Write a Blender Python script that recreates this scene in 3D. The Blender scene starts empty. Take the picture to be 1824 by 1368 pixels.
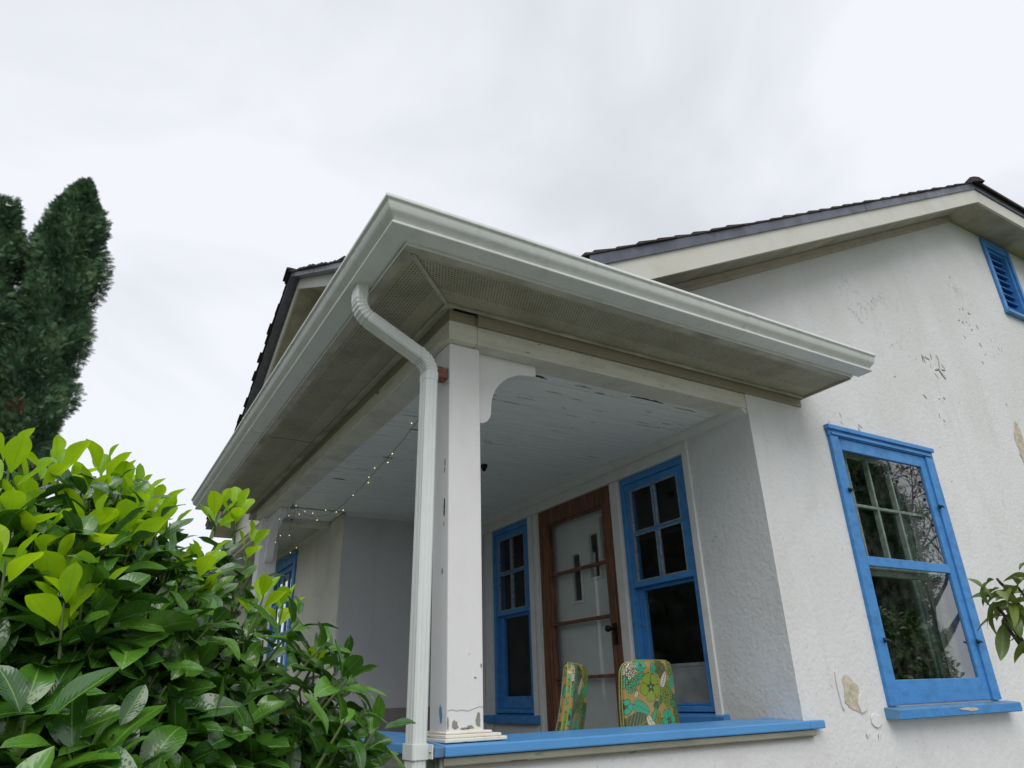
import bpy, bmesh, math, random
import numpy as np
from mathutils import Vector, Matrix
R_ = math.radians
ZC = 1.6                       # eye height: every height below is measured from the camera
sc = bpy.context.scene
COL = sc.collection
# ------------------------------------------------------------------ camera
cam_d = bpy.data.cameras.new('camera'); cam = bpy.data.objects.new('camera', cam_d); COL.objects.link(cam)
sc.camera = cam
yaw, pit, rol = 0.54572144, 0.41788586, 0.03187103
F = Vector((math.sin(yaw)*math.cos(pit), math.cos(yaw)*math.cos(pit), math.sin(pit)))
r0 = Vector((math.cos(yaw), -math.sin(yaw), 0)); d0 = F.cross(r0)
RT = math.cos(rol)*r0 + math.sin(rol)*d0; DN = -math.sin(rol)*r0 + math.cos(rol)*d0
cam.matrix_world = Matrix(((RT.x, -DN.x, -F.x, 0), (RT.y, -DN.y, -F.y, 0), (RT.z, -DN.z, -F.z, ZC), (0, 0, 0, 1)))
cam_d.sensor_width = 36; cam_d.lens = 1245.17/1824*36
cam_d.clip_start = 0.02; cam_d.clip_end = 2000
# ------------------------------------------------------------------ sky, sun, exposure
SUN_EL, SUN_AZ = R_(52), R_(205)      # azimuth from +Y clockwise
w = bpy.data.worlds.new('World'); sc.world = w; w.use_nodes = True
nt = w.node_tree; N = nt.nodes; L = nt.links
for n in list(N): N.remove(n)
out = N.new('ShaderNodeOutputWorld'); bg = N.new('ShaderNodeBackground'); bg.inputs['Strength'].default_value = 0.1
sky = N.new('ShaderNodeTexSky'); sky.sky_type = 'NISHITA'; sky.sun_disc = False
sky.sun_elevation = SUN_EL; sky.sun_rotation = SUN_AZ
tc = N.new('ShaderNodeTexCoord'); mp = N.new('ShaderNodeMapping'); mp.inputs['Scale'].default_value = (1.0, 1.0, 1.6)
mp.inputs['Rotation'].default_value = (0.3, 0.5, 0.4)
n1 = N.new('ShaderNodeTexNoise'); n1.inputs['Scale'].default_value = 1.7; n1.inputs['Detail'].default_value = 5; n1.inputs['Roughness'].default_value = .5
n1.inputs['Distortion'].default_value = .5
cr = N.new('ShaderNodeValToRGB'); cr.color_ramp.elements[0].position = .36; cr.color_ramp.elements[1].position = .60
cr.color_ramp.elements[0].color = (5.45, 5.62, 6.02, 1); cr.color_ramp.elements[1].color = (7.0, 7.15, 7.6, 1)
mx = N.new('ShaderNodeMix'); mx.data_type = 'RGBA'; mx.inputs[0].default_value = .95
L.new(tc.outputs['Generated'], mp.inputs['Vector']); L.new(mp.outputs[0], n1.inputs['Vector']); L.new(n1.outputs[0], cr.inputs[0])
L.new(sky.outputs[0], mx.inputs[6]); L.new(cr.outputs[0], mx.inputs[7]); L.new(mx.outputs[2], bg.inputs['Color']); L.new(bg.outputs[0], out.inputs['Surface'])
sd = bpy.data.lights.new('sun', 'SUN'); sun = bpy.data.objects.new('sun', sd); COL.objects.link(sun)
sd.energy = 1.5; sd.angle = R_(50); sd.color = (1.0, .97, .92)
sdir = Vector((math.sin(SUN_AZ)*math.cos(SUN_EL), math.cos(SUN_AZ)*math.cos(SUN_EL), math.sin(SUN_EL)))
sun.rotation_euler = sdir.to_track_quat('Z', 'Y').to_euler()
sc.view_settings.view_transform = 'Standard'; sc.view_settings.look = 'None'; sc.view_settings.gamma = 1
sc.view_settings.use_curve_mapping = False; sc.view_settings.exposure = 0.42
sc.cycles.max_bounces = 8; sc.cycles.transparent_max_bounces = 16; sc.cycles.use_denoising = True
# ------------------------------------------------------------------ material helpers
class Mt:
    def __init__(s, name):
        s.m = bpy.data.materials.new(name); s.m.use_nodes = True; s.N = s.m.node_tree.nodes; s.L = s.m.node_tree.links
        s.p = s.N['Principled BSDF']; s.out = s.N['Material Output']
        s.tc = s.N.new('ShaderNodeTexCoord'); s.geo = s.N.new('ShaderNodeNewGeometry')
        s.pos = s.geo.outputs['Position']
    def n(s, t, **k):
        o = s.N.new(t)
        for a, b in k.items(): setattr(o, a, b)
        return o
    def mapv(s, scale, src=None, rot=(0, 0, 0)):
        o = s.n('ShaderNodeMapping'); o.inputs['Scale'].default_value = scale; o.inputs['Rotation'].default_value = rot
        s.L.new(src or s.pos, o.inputs['Vector']); return o.outputs[0]
    def noise(s, scale, detail=4, rough=.55, vec=None, dist=0):
        o = s.n('ShaderNodeTexNoise'); o.inputs['Scale'].default_value = scale; o.inputs['Detail'].default_value = detail
        o.inputs['Roughness'].default_value = rough; o.inputs['Distortion'].default_value = dist
        s.L.new(vec or s.pos, o.inputs['Vector']); return o.outputs[0]
    def vor(s, scale, vec=None, feature='F1', out=0, rnd=1):
        o = s.n('ShaderNodeTexVoronoi'); o.feature = feature; o.inputs['Scale'].default_value = scale; o.inputs['Randomness'].default_value = rnd
        s.L.new(vec or s.pos, o.inputs['Vector']); return o.outputs[out]
    def ramp(s, v, a, b, c0=0.0, c1=1.0):
        o = s.n('ShaderNodeMapRange'); o.clamp = True
        s.L.new(v, o.inputs[0])
        for i, x in zip((1, 2, 3, 4), (a, b, c0, c1)): o.inputs[i].default_value = x
        return o.outputs[0]
    def math(s, op, a, b=None):
        o = s.n('ShaderNodeMath', operation=op)
        for i, x in ((0, a), (1, b)):
            if x is None: continue
            if isinstance(x, (int, float)): o.inputs[i].default_value = x
            else: s.L.new(x, o.inputs[i])
        return o.outputs[0]
    def mix(s, f, a, b, mode='MIX'):
        o = s.n('ShaderNodeMix', data_type='RGBA', blend_type=mode)
        for i, x in ((0, f), (6, a), (7, b)):
            if isinstance(x, (int, float)): o.inputs[i].default_value = x
            elif isinstance(x, tuple): o.inputs[i].default_value = (*x[:3], 1)
            else: s.L.new(x, o.inputs[i])
        return o.outputs[2]
    def bump(s, h, strength=.5, dist=.01, prev=None):
        o = s.n('ShaderNodeBump'); o.inputs['Strength'].default_value = strength; o.inputs['Distance'].default_value = dist
        s.L.new(h, o.inputs['Height'])
        if prev is not None: s.L.new(prev, o.inputs['Normal'])
        return o.outputs[0]
    def set(s, color=None, rough=None, normal=None, metal=None, spec=None, coat=None):
        for k, v in (('Base Color', color), ('Roughness', rough), ('Normal', normal), ('Metallic', metal), ('Specular IOR Level', spec), ('Coat Weight', coat)):
            if v is None: continue
            if isinstance(v, tuple): s.p.inputs[k].default_value = (*v[:3], 1)
            elif isinstance(v, (int, float)): s.p.inputs[k].default_value = v
            else: s.L.new(v, s.p.inputs[k])
        return s.m
M = {}
def stucco(name, base, dirtc, seed=0, chips=True, amount=1.0):
    m = Mt(name)
    a = m.noise(70, 3, .6); b = m.noise(22, 4, .6); v = m.vor(48, feature='SMOOTH_F1')
    big = m.noise(1.3, 5, .6); mid = m.noise(5.5, 6, .65)
    col = m.mix(m.math('MULTIPLY', m.ramp(big, .40, .72), .50*amount), base, dirtc)
    col = m.mix(m.math('MULTIPLY', m.ramp(mid, .52, .75), .38*amount), col, dirtc)
    drip = m.noise(1.0, 5, .65, m.mapv((9, 9, .7)))
    col = m.mix(m.math('MULTIPLY', m.ramp(drip, .56, .72),   .20*amount), col, tuple(x*.78 for x in dirtc))
    speck = m.noise(38, 2, .5)
    col = m.mix(m.math('MULTIPLY', m.ramp(speck, .69, .76), .5*amount), col, (.22, .21, .18))
    nb = m.bump(a, .30, .005); nb = m.bump(b, .30, .010, nb); nb = m.bump(v, .30, .006, nb)
    if chips:
        cv = m.vor(1.9, feature='DISTANCE_TO_EDGE', vec=m.n('ShaderNodeVectorMath', operation='ADD').outputs[0])
        va = [x for x in m.N if x.bl_idname == 'ShaderNodeVectorMath'][-1]
        nn = m.n('ShaderNodeTexNoise'); nn.inputs['Scale'].default_value = 4.0; nn.inputs['Detail'].default_value = 5
        m.L.new(m.pos, nn.inputs['Vector']); m.L.new(m.pos, va.inputs[0]); m.L.new(nn.outputs[1], va.inputs[1])
        crack = m.math('MULTIPLY', m.ramp(cv, 0.0, .007, 1, 0), m.ramp(m.noise(1.6, 3, .5), .60, .68))
        col = m.mix(m.math('MULTIPLY', crack, .75), col, (.16, .15, .13))
        nb = m.bump(crack, -.6, .006, nb)
    M[name] = m.set(col, .88, nb, spec=.25)
stucco('stucco', (.665, .675, .682), (.50, .49, .45), amount=.72)
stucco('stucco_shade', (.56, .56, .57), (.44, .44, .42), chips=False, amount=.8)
stucco('stucco_cream', (.70, .68, .62), (.46, .43, .35), chips=False)
stucco('concrete', (.26, .25, .23), (.15, .145, .13), chips=False)
def paint(name, base, under, dirt, scale=(3, 3, 3), peel=.70, rough=.5, dirt_amt=.4, peelscale=9, sharp=.012, bumpy=.3):
    m = Mt(name)
    vec = m.mapv(scale)
    p = m.noise(peelscale, 6, .62, vec, .3)
    pm = m.math('MULTIPLY', m.ramp(p, peel, peel+sharp), m.ramp(m.noise(1.7, 3, .5), .40, .52))
    d = m.noise(6, 5, .65, m.mapv(tuple(x*.6 for x in scale)))
    d2 = m.noise(55, 3, .6)
    col = m.mix(m.math('MULTIPLY', m.ramp(d, .46, .74), dirt_amt), base, dirt)
    col = m.mix(m.math('MULTIPLY', m.ramp(d2, .64, .70), dirt_amt*.8), col, dirt)
    col = m.mix(pm, col, under)
    nb = m.bump(m.noise(30, 4, .6, vec), bumpy, .003); nb = m.bump(m.noise(1, 3, .6, m.mapv((12, 12, 160))), bumpy*.5, .002, nb); nb = m.bump(pm, -.8, .004, nb)
    M[name] = m.set(col, m.ramp(d, .35, .75, max(.1, rough-.10), rough+.18), nb, spec=.4)
    return m
paint('white_post', (.70, .70, .70), (.28, .27, .25), (.56, .55, .52), (3, 3, 1.6), .70, dirt_amt=.28, bumpy=.25, peelscale=12)
paint('white_trim', (.68, .68, .66), (.25, .22, .18), (.46, .45, .40), (2, 2, 2), .72, dirt_amt=.35)
paint('beam_paint', (.62, .61, .53), (.13, .115, .09), (.36, .34, .27), (1.2, 1.2, 6), .665, peelscale=5, dirt_amt=.6)
paint('frieze_paint', (.30, .27, .20), (.13, .11, .08), (.22, .19, .13), (1, 1, 5), .70)
paint('cream_fascia', (.55, .545, .49), (.36, .33, .26), (.47, .45, .37), (1, 1, 1), .78, dirt_amt=.55)
paint('brown_trim', (.40, .35, .28), (.22, .18, .13), (.28, .24, .18), (1, 1, 3), .74, dirt_amt=.6)
paint('ceiling_paint', (.79, .82, .80), (.20, .20, .18), (.58, .63, .62), (.8, 7, 2), .675, peelscale=4.2, dirt_amt=.45, rough=.55)
paint('blue_paint', (.055, .235, .55), (.24, .30, .34), (.030, .130, .31), (3, 3, 5), .665, rough=.42, dirt_amt=.65)
paint('blue_ledge', (.085, .28, .58), (.045, .10, .16), (.055, .20, .42), (1.4, 2.5, 3), .695, rough=.42, dirt_amt=.4)
paint('blue_worn', (.10, .24, .42), (.14, .18, .20), (.045, .085, .12), (3, 3, 3), .58, rough=.6, dirt_amt=.9)
paint('lattice_board', (.25, .245, .20), (.10, .10, .07), (.13, .14, .09), (1.2, 1.2, 8), .64, dirt_amt=.8)
paint('old_moulding', (.74, .71, .63), (.20, .11, .06), (.46, .38, .27), (2.5, 2.5, 14), .64, dirt_amt=.5)
paint('red_block', (.20, .07, .045), (.40, .37, .33), (.10, .04, .03), (6, 6, 6), .60, dirt_amt=.6)
def simple(name, col, rough=.5, metal=0, spec=.5, var=.15, scale=8, bumps=0, bscale=40):
    m = Mt(name); c2 = tuple(x*(1-var*2) for x in col)
    c = m.mix(m.ramp(m.noise(scale, 5, .6), .35, .7), col, c2)
    r = m.ramp(m.noise(scale*2, 3, .5), .3, .7, max(0, rough-.06), min(1, rough+.08))
    m.set(c, r, m.bump(m.noise(bscale, 3, .5), bumps, .003) if bumps else None, metal, spec); M[name] = m.m; return m
def enamel(name, col, dirt):
    m = Mt(name)
    d = m.ramp(m.noise(7, 6, .7, m.mapv((1, 1, .5))), .50, .80)
    sp = m.ramp(m.vor(34), .035, .05, 1, 0); spm = m.math('MULTIPLY', sp, m.ramp(m.noise(9, 2), .55, .62))
    c = m.mix(m.math('MULTIPLY', d, .4), col, dirt); c = m.mix(m.math('MULTIPLY', spm, .8), c, (.16, .15, .13)); c = m.mix(m.math('MULTIPLY', m.ramp(m.noise(1, 5, .6, m.mapv((14, 14, .8))), .55, .7), .30), c, dirt)
    nb = m.bump(m.noise(7, 3, .5), .12, .01)
    M[name] = m.set(c, m.ramp(d, 0, 1, .30, .5), nb, spec=.5)
enamel('gutter_enamel', (.69, .715, .695), (.46, .49, .45))
enamel('downspout_enamel', (.66, .70, .69), (.45, .48, .45))
simple('metal_grey', (.42, .43, .42), .4, .7)
simple('drip_metal', (.11, .12, .155), .38, .3, var=.2)
simple('latch_metal', (.022, .045, .08), .5, .4)
simple('black_metal', (.02, .018, .016), .4, .6)
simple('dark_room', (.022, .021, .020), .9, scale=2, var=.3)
simple('white_door', (.72, .72, .72), .45, var=.06, scale=3)
simple('curtain', (.20, .27, .245), .9, var=.2, scale=12)
simple('muntin_green', (.42, .50, .46), .6, var=.2, scale=30)
simple('putty', (.36, .38, .38), .8, var=.3, scale=40)
simple('blind_cloth', (.40, .39, .40), .8, var=.2)
simple('bark', (.085, .068, .05), .9, bumps=.8, bscale=30, var=.3, scale=20)
simple('green_stem', (.13, .19, .05), .55, var=.25, scale=30)
simple('plaster_tan', (.58, .53, .41), .95, bumps=.9, bscale=90, var=.22, scale=30)
simple('flake_white', (.70, .70, .68), .8, var=.15, scale=30)
simple('chip_grey', (.36, .34, .30), .95, var=.3)
simple('gap_dark', (.10, .09, .075), .95, var=.3)
simple('wire', (.10, .13, .10), .5)
simple('porch_floor', (.20, .21, .22), .7, var=.2)
# wood for the screen door
m = Mt('door_wood'); g = m.noise(1.0, 8, .7, m.mapv((60, 60, 3.2)), .4); g2 = m.noise(3, 4, .6)
c = m.mix(m.ramp(g, .35, .62), (.065, .022, .010), (.25, .10, .048)); c = m.mix(m.math('MULTIPLY', m.ramp(g, .60, .66), .6), c, (.30, .17, .10))
c = m.mix(m.math('MULTIPLY', m.ramp(g2, .5, .7), .5), c, (.05, .022, .012))
M['door_wood'] = m.set(c, .5, m.bump(g, .5, .004))
# shingles
m = Mt('shingle'); g = m.noise(60, 4, .7); b = m.noise(3, 4, .6); vv = m.vor(7, vec=m.mapv((1, 1, 1)), out=1)
c = m.mix(m.ramp(g, .35, .7), (.020, .016, .018), (.075, .058, .055)); c = m.mix(m.math('MULTIPLY', m.ramp(b, .4, .7), .5), c, (.03, .022, .022))
M['shingle'] = m.set(c, .95, m.bump(g, 1.0, .006))
# perforated soffit (uv in metres: u along, v out from wall)
m = Mt('soffit_vinyl'); uv = m.tc.outputs['UV']
sx = m.n('ShaderNodeSeparateXYZ'); m.L.new(uv, sx.inputs[0])
P_ = .0135
row = m.math('FLOOR', m.math('DIVIDE', sx.outputs[1], P_))
off = m.math('MULTIPLY', m.math('MODULO', row, 2.0), P_*.5)
fu = m.math('SUBTRACT', m.math('FRACT', m.math('DIVIDE', m.math('ADD', sx.outputs[0], off), P_)), .5)
fv = m.math('SUBTRACT', m.math('FRACT', m.math('DIVIDE', sx.outputs[1], P_)), .5)
rr = m.math('SQRT', m.math('ADD', m.math('MULTIPLY', fu, fu), m.math('MULTIPLY', fv, fv)))
hole = m.math('MULTIPLY', m.math('LESS_THAN', rr, .24), m.math('MULTIPLY', m.math('GREATER_THAN', sx.outputs[1], .125), m.math('LESS_THAN', sx.outputs[1], .288)))
dirt = m.ramp(m.noise(3.5, 6, .68), .40, .72); fine = m.noise(60, 3, .6)
c = m.mix(dirt, (.395, .375, .28), (.255, .24, .165)); c = m.mix(m.math('MULTIPLY', m.ramp(fine, .5, .7), .5), c, (.20, .185, .13))
c = m.mix(hole, c, (.03, .028, .02))
M['soffit_vinyl'] = m.set(c, .6, m.bump(m.noise(18, 3), .15, .006))
simple('soffit_trim', (.52, .50, .42), .5, var=.25, scale=5)
simple('gable_soffit', (.42, .39, .30), .8, var=.2, scale=4)
# glass
def glass(name, tint=(.95, .97, .96), ior=1.55, dirt=.05, k=1.9):
    m = Mt(name); tr = m.n('ShaderNodeBsdfTransparent'); tr.inputs[0].default_value = (*tint, 1)
    gl = m.n('ShaderNodeBsdfGlossy'); gl.inputs['Roughness'].default_value = .012
    fr = m.n('ShaderNodeFresnel'); fr.inputs[0].default_value = ior
    df = m.n('ShaderNodeBsdfDiffuse'); df.inputs[0].default_value = (.5, .5, .47, 1)
    nb = m.bump(m.noise(1.5, 2, .5), .05, .02); m.L.new(nb, gl.inputs['Normal'])
    a = m.n('ShaderNodeMixShader'); m.L.new(m.math('MULTIPLY', m.math('MULTIPLY', fr.outputs[0], k), m.math('SUBTRACT', 1.0, m.geo.outputs['Backfacing'])), a.inputs[0]); m.L.new(tr.outputs[0], a.inputs[1]); m.L.new(gl.outputs[0], a.inputs[2])
    b = m.n('ShaderNodeMixShader'); m.L.new(m.math('MULTIPLY', m.ramp(m.noise(9, 6, .7), .45, .8), dirt), b.inputs[0]); m.L.new(a.outputs[0], b.inputs[1]); m.L.new(df.outputs[0], b.inputs[2])
    m.L.new(b.outputs[0], m.out.inputs[0]); M[name] = m.m
glass('glass', k=3.0); glass('porch_glass', ior=1.45, dirt=.03, k=1.0)
m = Mt('bulb'); m.p.inputs['Emission Color'].default_value = (1, .80, .34, 1); m.p.inputs['Emission Strength'].default_value = .9; m.set((.8, .75, .5), .2); M['bulb'] = m.m
# leaves (uv: x across -1..1 as 0..1, y along); attribute rnd
def leafmat(name, c0, c1, vein, rough, transl, spec=.5, wet=.5):
    m = Mt(name); uv = m.tc.outputs['UV']; sx = m.n('ShaderNodeSeparateXYZ'); m.L.new(uv, sx.inputs[0])
    s = m.math('ABSOLUTE', m.math('SUBTRACT', sx.outputs[0], .5)); t = sx.outputs[1]
    at = m.n('ShaderNodeAttribute'); at.attribute_name = 'rnd'
    mid = m.ramp(s, .012, .035, 1, 0)
    ph = m.math('SUBTRACT', m.math('MULTIPLY', t, 11.0), m.math('MULTIPLY', s, 6.0))
    vv = m.math('ABSOLUTE', m.math('SUBTRACT', m.math('FRACT', ph), .5)); side = m.ramp(vv, .0, .07, 1, 0)
    c = m.mix(at.outputs['Fac'], c0, c1); c = m.mix(m.math('MULTIPLY', m.ramp(m.noise(30, 4), .45, .7), .3), c, tuple(x*.6 for x in c0))
    c = m.mix(m.math('MULTIPLY', side, .22), c, vein); c = m.mix(m.math('MULTIPLY', mid, .85), c, vein)
    drops = m.ramp(m.vor(150), .12, .30, 1, 0); dm = m.math('MULTIPLY', drops, m.ramp(m.noise(14, 2), .42, .55))
    nb = m.bump(vv, .12, .003); nb = m.bump(m.noise(26, 2), .35, .006, nb); nb = m.bump(dm, wet, .0015, nb)
    m.set(c, rough, nb, spec=spec)
    tl = m.n('ShaderNodeBsdfTranslucent'); m.L.new(m.mix(.5, c, tuple(min(1, x*1.6) for x in c1)), tl.inputs[0])
    ms = m.n('ShaderNodeMixShader'); ms.inputs[0].default_value = transl
    m.L.new(m.p.outputs[0], ms.inputs[1]); m.L.new(tl.outputs[0], ms.inputs[2]); m.L.new(ms.outputs[0], m.out.inputs[0]); M[name] = m.m
leafmat('laurel_leaf', (.018, .078, .011), (.088, .225, .020), (.18, .33, .07), .23, .08, spec=.8)
leafmat('young_leaf', (.17, .38, .012), (.42, .62, .010), (.14, .34, .02), .42, .45, wet=.2)
leafmat('shrub_leaf', (.06, .13, .025), (.20, .25, .05), (.20, .26, .08), .34, .2)
m = Mt('conifer'); at = m.n('ShaderNodeAttribute'); at.attribute_name = 'rnd'
rp = m.n('ShaderNodeValToRGB'); m.L.new(at.outputs['Fac'], rp.inputs[0]); e = rp.color_ramp.elements
e[0].position = 0; e[0].color = (.032, .078, .042, 1); e[1].position = .72; e[1].color = (.14, .24, .125, 1)
x = e.new(.92); x.color = (.24, .24, .10, 1); x = e.new(.955); x.color = (.20, .09, .055, 1)
m.set(rp.outputs[0], .8, spec=.2); M['conifer'] = m.m
m = Mt('brown_foliage'); at = m.n('ShaderNodeAttribute'); at.attribute_name = 'rnd'
m.set(m.mix(at.outputs['Fac'], (.10, .06, .03), (.22, .14, .06)), .8); M['brown_foliage'] = m.m
m = Mt('grass'); M['grass'] = m.set(m.mix(m.ramp(m.noise(2.2, 6, .7), .35, .65), (.045, .085, .022), (.10, .12, .045)), .95, m.bump(m.noise(40, 4), 1, .03))
m = Mt('bounce_gravel'); M['bounce_gravel'] = m.set(m.mix(m.vor(40, out=1), (.25, .245, .23), (.40, .39, .36)), .95, m.bump(m.vor(40), 1, .02))  # pale stony tone, raised to bounce more light upward
m = Mt('vinyl_floral'); at = m.n('ShaderNodeAttribute'); at.attribute_name = 'pattern'
M['vinyl_floral'] = m.set(at.outputs['Color'], .22, m.bump(m.noise(14, 3), .2, .006), spec=.6, coat=.3)
m = Mt('vinyl_rim'); v1 = m.vor(34, out=1); v2 = m.vor(34, feature='DISTANCE_TO_EDGE'); sx = m.n('ShaderNodeSeparateXYZ'); m.L.new(v1, sx.inputs[0]); c = m.mix(m.ramp(sx.outputs[0], .45, .5), (.34, .235, .055), (.012, .36, .20)); c = m.mix(m.ramp(sx.outputs[1], .5, .55), c, (.16, .21, .02)); c = m.mix(m.ramp(v2, .03, .05, 1, 0), c, (.035, .045, .015)); M['vinyl_rim'] = m.set(c, .25, spec=.6, coat=.3)
simple('vinyl_piping', (.40, .36, .13), .35)
simple('chrome', (.6, .6, .6), .15, 1.0, var=.05)
# ------------------------------------------------------------------ mesh helpers
class MB:
    def __init__(s): s.v = []; s.f = []; s.mi = []; s.sm = []; s.uv = {}
    def add(s, vs, fs, mi=0, smooth=False, uvs=None):
        o = len(s.v); s.v += [tuple(v) for v in vs]
        for k, f in enumerate(fs):
            s.f.append(tuple(i+o for i in f)); s.mi.append(mi); s.sm.append(smooth)
            if uvs: s.uv[len(s.f)-1] = [uvs[i] for i in f]
        return s
    def box(s, x0, x1, y0, y1, z0, z1, mi=0):
        x0, x1 = sorted((x0, x1)); y0, y1 = sorted((y0, y1)); z0, z1 = sorted((z0, z1))
        v = [(x, y, z) for z in (z0, z1) for y in (y0, y1) for x in (x0, x1)]
        return s.add(v, [(0, 2, 3, 1), (4, 5, 7, 6), (0, 1, 5, 4), (2, 6, 7, 3), (0, 4, 6, 2), (1, 3, 7, 5)], mi)
    def prism(s, poly, fn, a, b, mi=0, smooth=False):
        n = len(poly); v = [fn(p[0], p[1], a) for p in poly]+[fn(p[0], p[1], b) for p in poly]
        s.add(v, [tuple(range(n))[::-1], tuple(range(n, 2*n))], mi)
        o = len(s.v)-2*n
        for i in range(n):
            j = (i+1) % n; s.f.append((o+i, o+j, o+n+j, o+n+i)); s.mi.append(mi); s.sm.append(smooth)
        return s
    def tube(s, pts, r, n=8, mi=0, cap=True):
        pts = [Vector(p) for p in pts]; rs = r if isinstance(r, (list, tuple)) else [r]*len(pts)
        rings = []; up = Vector((0, 0, 1)); prev = None
        for i, p in enumerate(pts):
            t = (pts[min(i+1, len(pts)-1)]-pts[max(i-1, 0)]).normalized()
            a = (prev-t*prev.dot(t)) if prev else (up if abs(t.z) < .9 else Vector((1, 0, 0))).cross(t)
            a.normalize(); prev = a; b = t.cross(a)
            rings += [p+(a*math.cos(2*math.pi*k/n)+b*math.sin(2*math.pi*k/n))*rs[i] for k in range(n)]
        fs = [(i*n+k, i*n+(k+1) % n, (i+1)*n+(k+1) % n, (i+1)*n+k) for i in range(len(pts)-1) for k in range(n)]
        s.add(rings, fs, mi, True)
        if cap and len(pts) > 1:
            o = len(s.v)-len(rings); s.f += [tuple(range(o, o+n))[::-1], tuple(range(o+len(rings)-n, o+len(rings)))]; s.mi += [mi]*2; s.sm += [False]*2
        return s
    def sphere(s, c, r, n=8, mi=0, sz=1):
        v = []; f = []
        for i in range(n+1):
            th = math.pi*i/n
            for k in range(n): ph = 2*math.pi*k/n; v.append((c[0]+r*math.sin(th)*math.cos(ph), c[1]+r*math.sin(th)*math.sin(ph), c[2]+sz*r*math.cos(th)))
        for i in range(n):
            for k in range(n): f.append((i*n+k, (i+1)*n+k, (i+1)*n+(k+1) % n, i*n+(k+1) % n))
        return s.add(v, f, mi, True)
def origin_of(o):
    p = Vector((0, 0, 0))
    while o: p += o.location; o = o.parent
    return p
def part(name, mb, mats, parent=None, bevel=0, seg=2):
    me = bpy.data.meshes.new(name); base = origin_of(parent) if parent else Vector((0, 0, 0))
    me.from_pydata([(v[0]-base.x, v[1]-base.y, v[2]+ZC-base.z) for v in mb.v], [], mb.f)
    for k in ([mats] if isinstance(mats, str) else mats): me.materials.append(M[k])
    me.polygons.foreach_set('material_index', mb.mi); me.polygons.foreach_set('use_smooth', mb.sm)
    if mb.uv:
        u = me.uv_layers.new(name='UVMap')
        for p in me.polygons:
            if p.index in mb.uv:
                for li, q in zip(p.loop_indices, mb.uv[p.index]): u.data[li].uv = q
    bm = bmesh.new(); bm.from_mesh(me); bmesh.ops.recalc_face_normals(bm, faces=bm.faces); bm.to_mesh(me); bm.free()
    o = bpy.data.objects.new(name, me); COL.objects.link(o); o.parent = parent
    if bevel:
        b = o.modifiers.new('bevel', 'BEVEL'); b.width = bevel; b.segments = seg; b.limit_method = 'ANGLE'; b.angle_limit = R_(35); b.harden_normals = False
    return o
def npmesh(name, V, Fc, mats, parent=None, uv=None, rnd=None, mi=None, smooth=True):
    base = origin_of(parent) if parent else Vector((0, 0, 0))
    V = V + np.array([-base.x, -base.y, ZC-base.z]); me = bpy.data.meshes.new(name)
    nf, k = Fc.shape
    me.vertices.add(len(V)); me.vertices.foreach_set('co', V.astype(np.float32).ravel())
    me.loops.add(nf*k); me.loops.foreach_set('vertex_index', Fc.astype(np.int32).ravel())
    me.polygons.add(nf); me.polygons.foreach_set('loop_start', np.arange(0, nf*k, k, dtype=np.int32)); me.polygons.foreach_set('loop_total', np.full(nf, k, dtype=np.int32))
    me.polygons.foreach_set('use_smooth', np.full(nf, smooth))
    for q in ([mats] if isinstance(mats, str) else mats): me.materials.append(M[q])
    if mi is not None: me.polygons.foreach_set('material_index', mi.astype(np.int32))
    me.update(calc_edges=True)
    if uv is not None:
        u = me.uv_layers.new(name='UVMap'); u.data.foreach_set('uv', uv[Fc.ravel()].astype(np.float32).ravel())
    if rnd is not None:
        a = me.attributes.new('rnd', 'FLOAT', 'POINT'); a.data.foreach_set('value', rnd.astype(np.float32))
    o = bpy.data.objects.new(name, me); COL.objects.link(o); o.parent = parent; return o
def thing(name, loc, label, cat, group=None):
    o = bpy.data.objects.new(name, None); COL.objects.link(o); o.location = (loc[0], loc[1], loc[2]+ZC); o.empty_display_size = .2
    o['label'] = label; o['category'] = cat
    if group: o['group'] = group
    return o
rng = random.Random(7); nr = np.random.default_rng(11)
GZ = -ZC
# ================================================================== ground
mb = MB(); mb.add([(-400, -400, GZ), (400, -400, GZ), (400, 400, GZ), (-400, 400, GZ)], [(0, 1, 2, 3)])
g = part('ground', mb, 'grass'); g['kind'] = 'structure'
mb = MB(); mb.add([(-3.0, -4, GZ+.004), (6.5, -4, GZ+.004), (6.5, 2.3, GZ+.004), (1.0, 2.3, GZ+.004), (.9, 7, GZ+.004), (-3, 7, GZ+.004)], [(0, 1, 2, 3, 4, 5)])
g = part('bounce_ground', mb, 'bounce_gravel'); g['kind'] = 'structure'  # unseen pale sheet added to bounce light into porch ceiling and soffits
# ================================================================== house
house = thing('house', (2.97, 2.4, GZ), 'white stucco bungalow with blue window frames, corner porch and pale green gutter', 'house')
XB, YB = 1.15, 2.40            # outer corner of the porch beam
XW = 2.97                      # wall with the door
YE = 6.0                       # far end of porch
RX = 6.85; RL = 6.07; RR = 7.63   # main ridge; the gable top is clipped flat between RL and RR
zs = lambda x: 3.80-.496*max(0, abs(x-RX)-.78)
FX = lambda u, v, d: (u, d, v)     # polygon in x-z, extruded in y
FY = lambda u, v, d: (d, u, v)     # polygon in y-z, extruded in x
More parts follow.
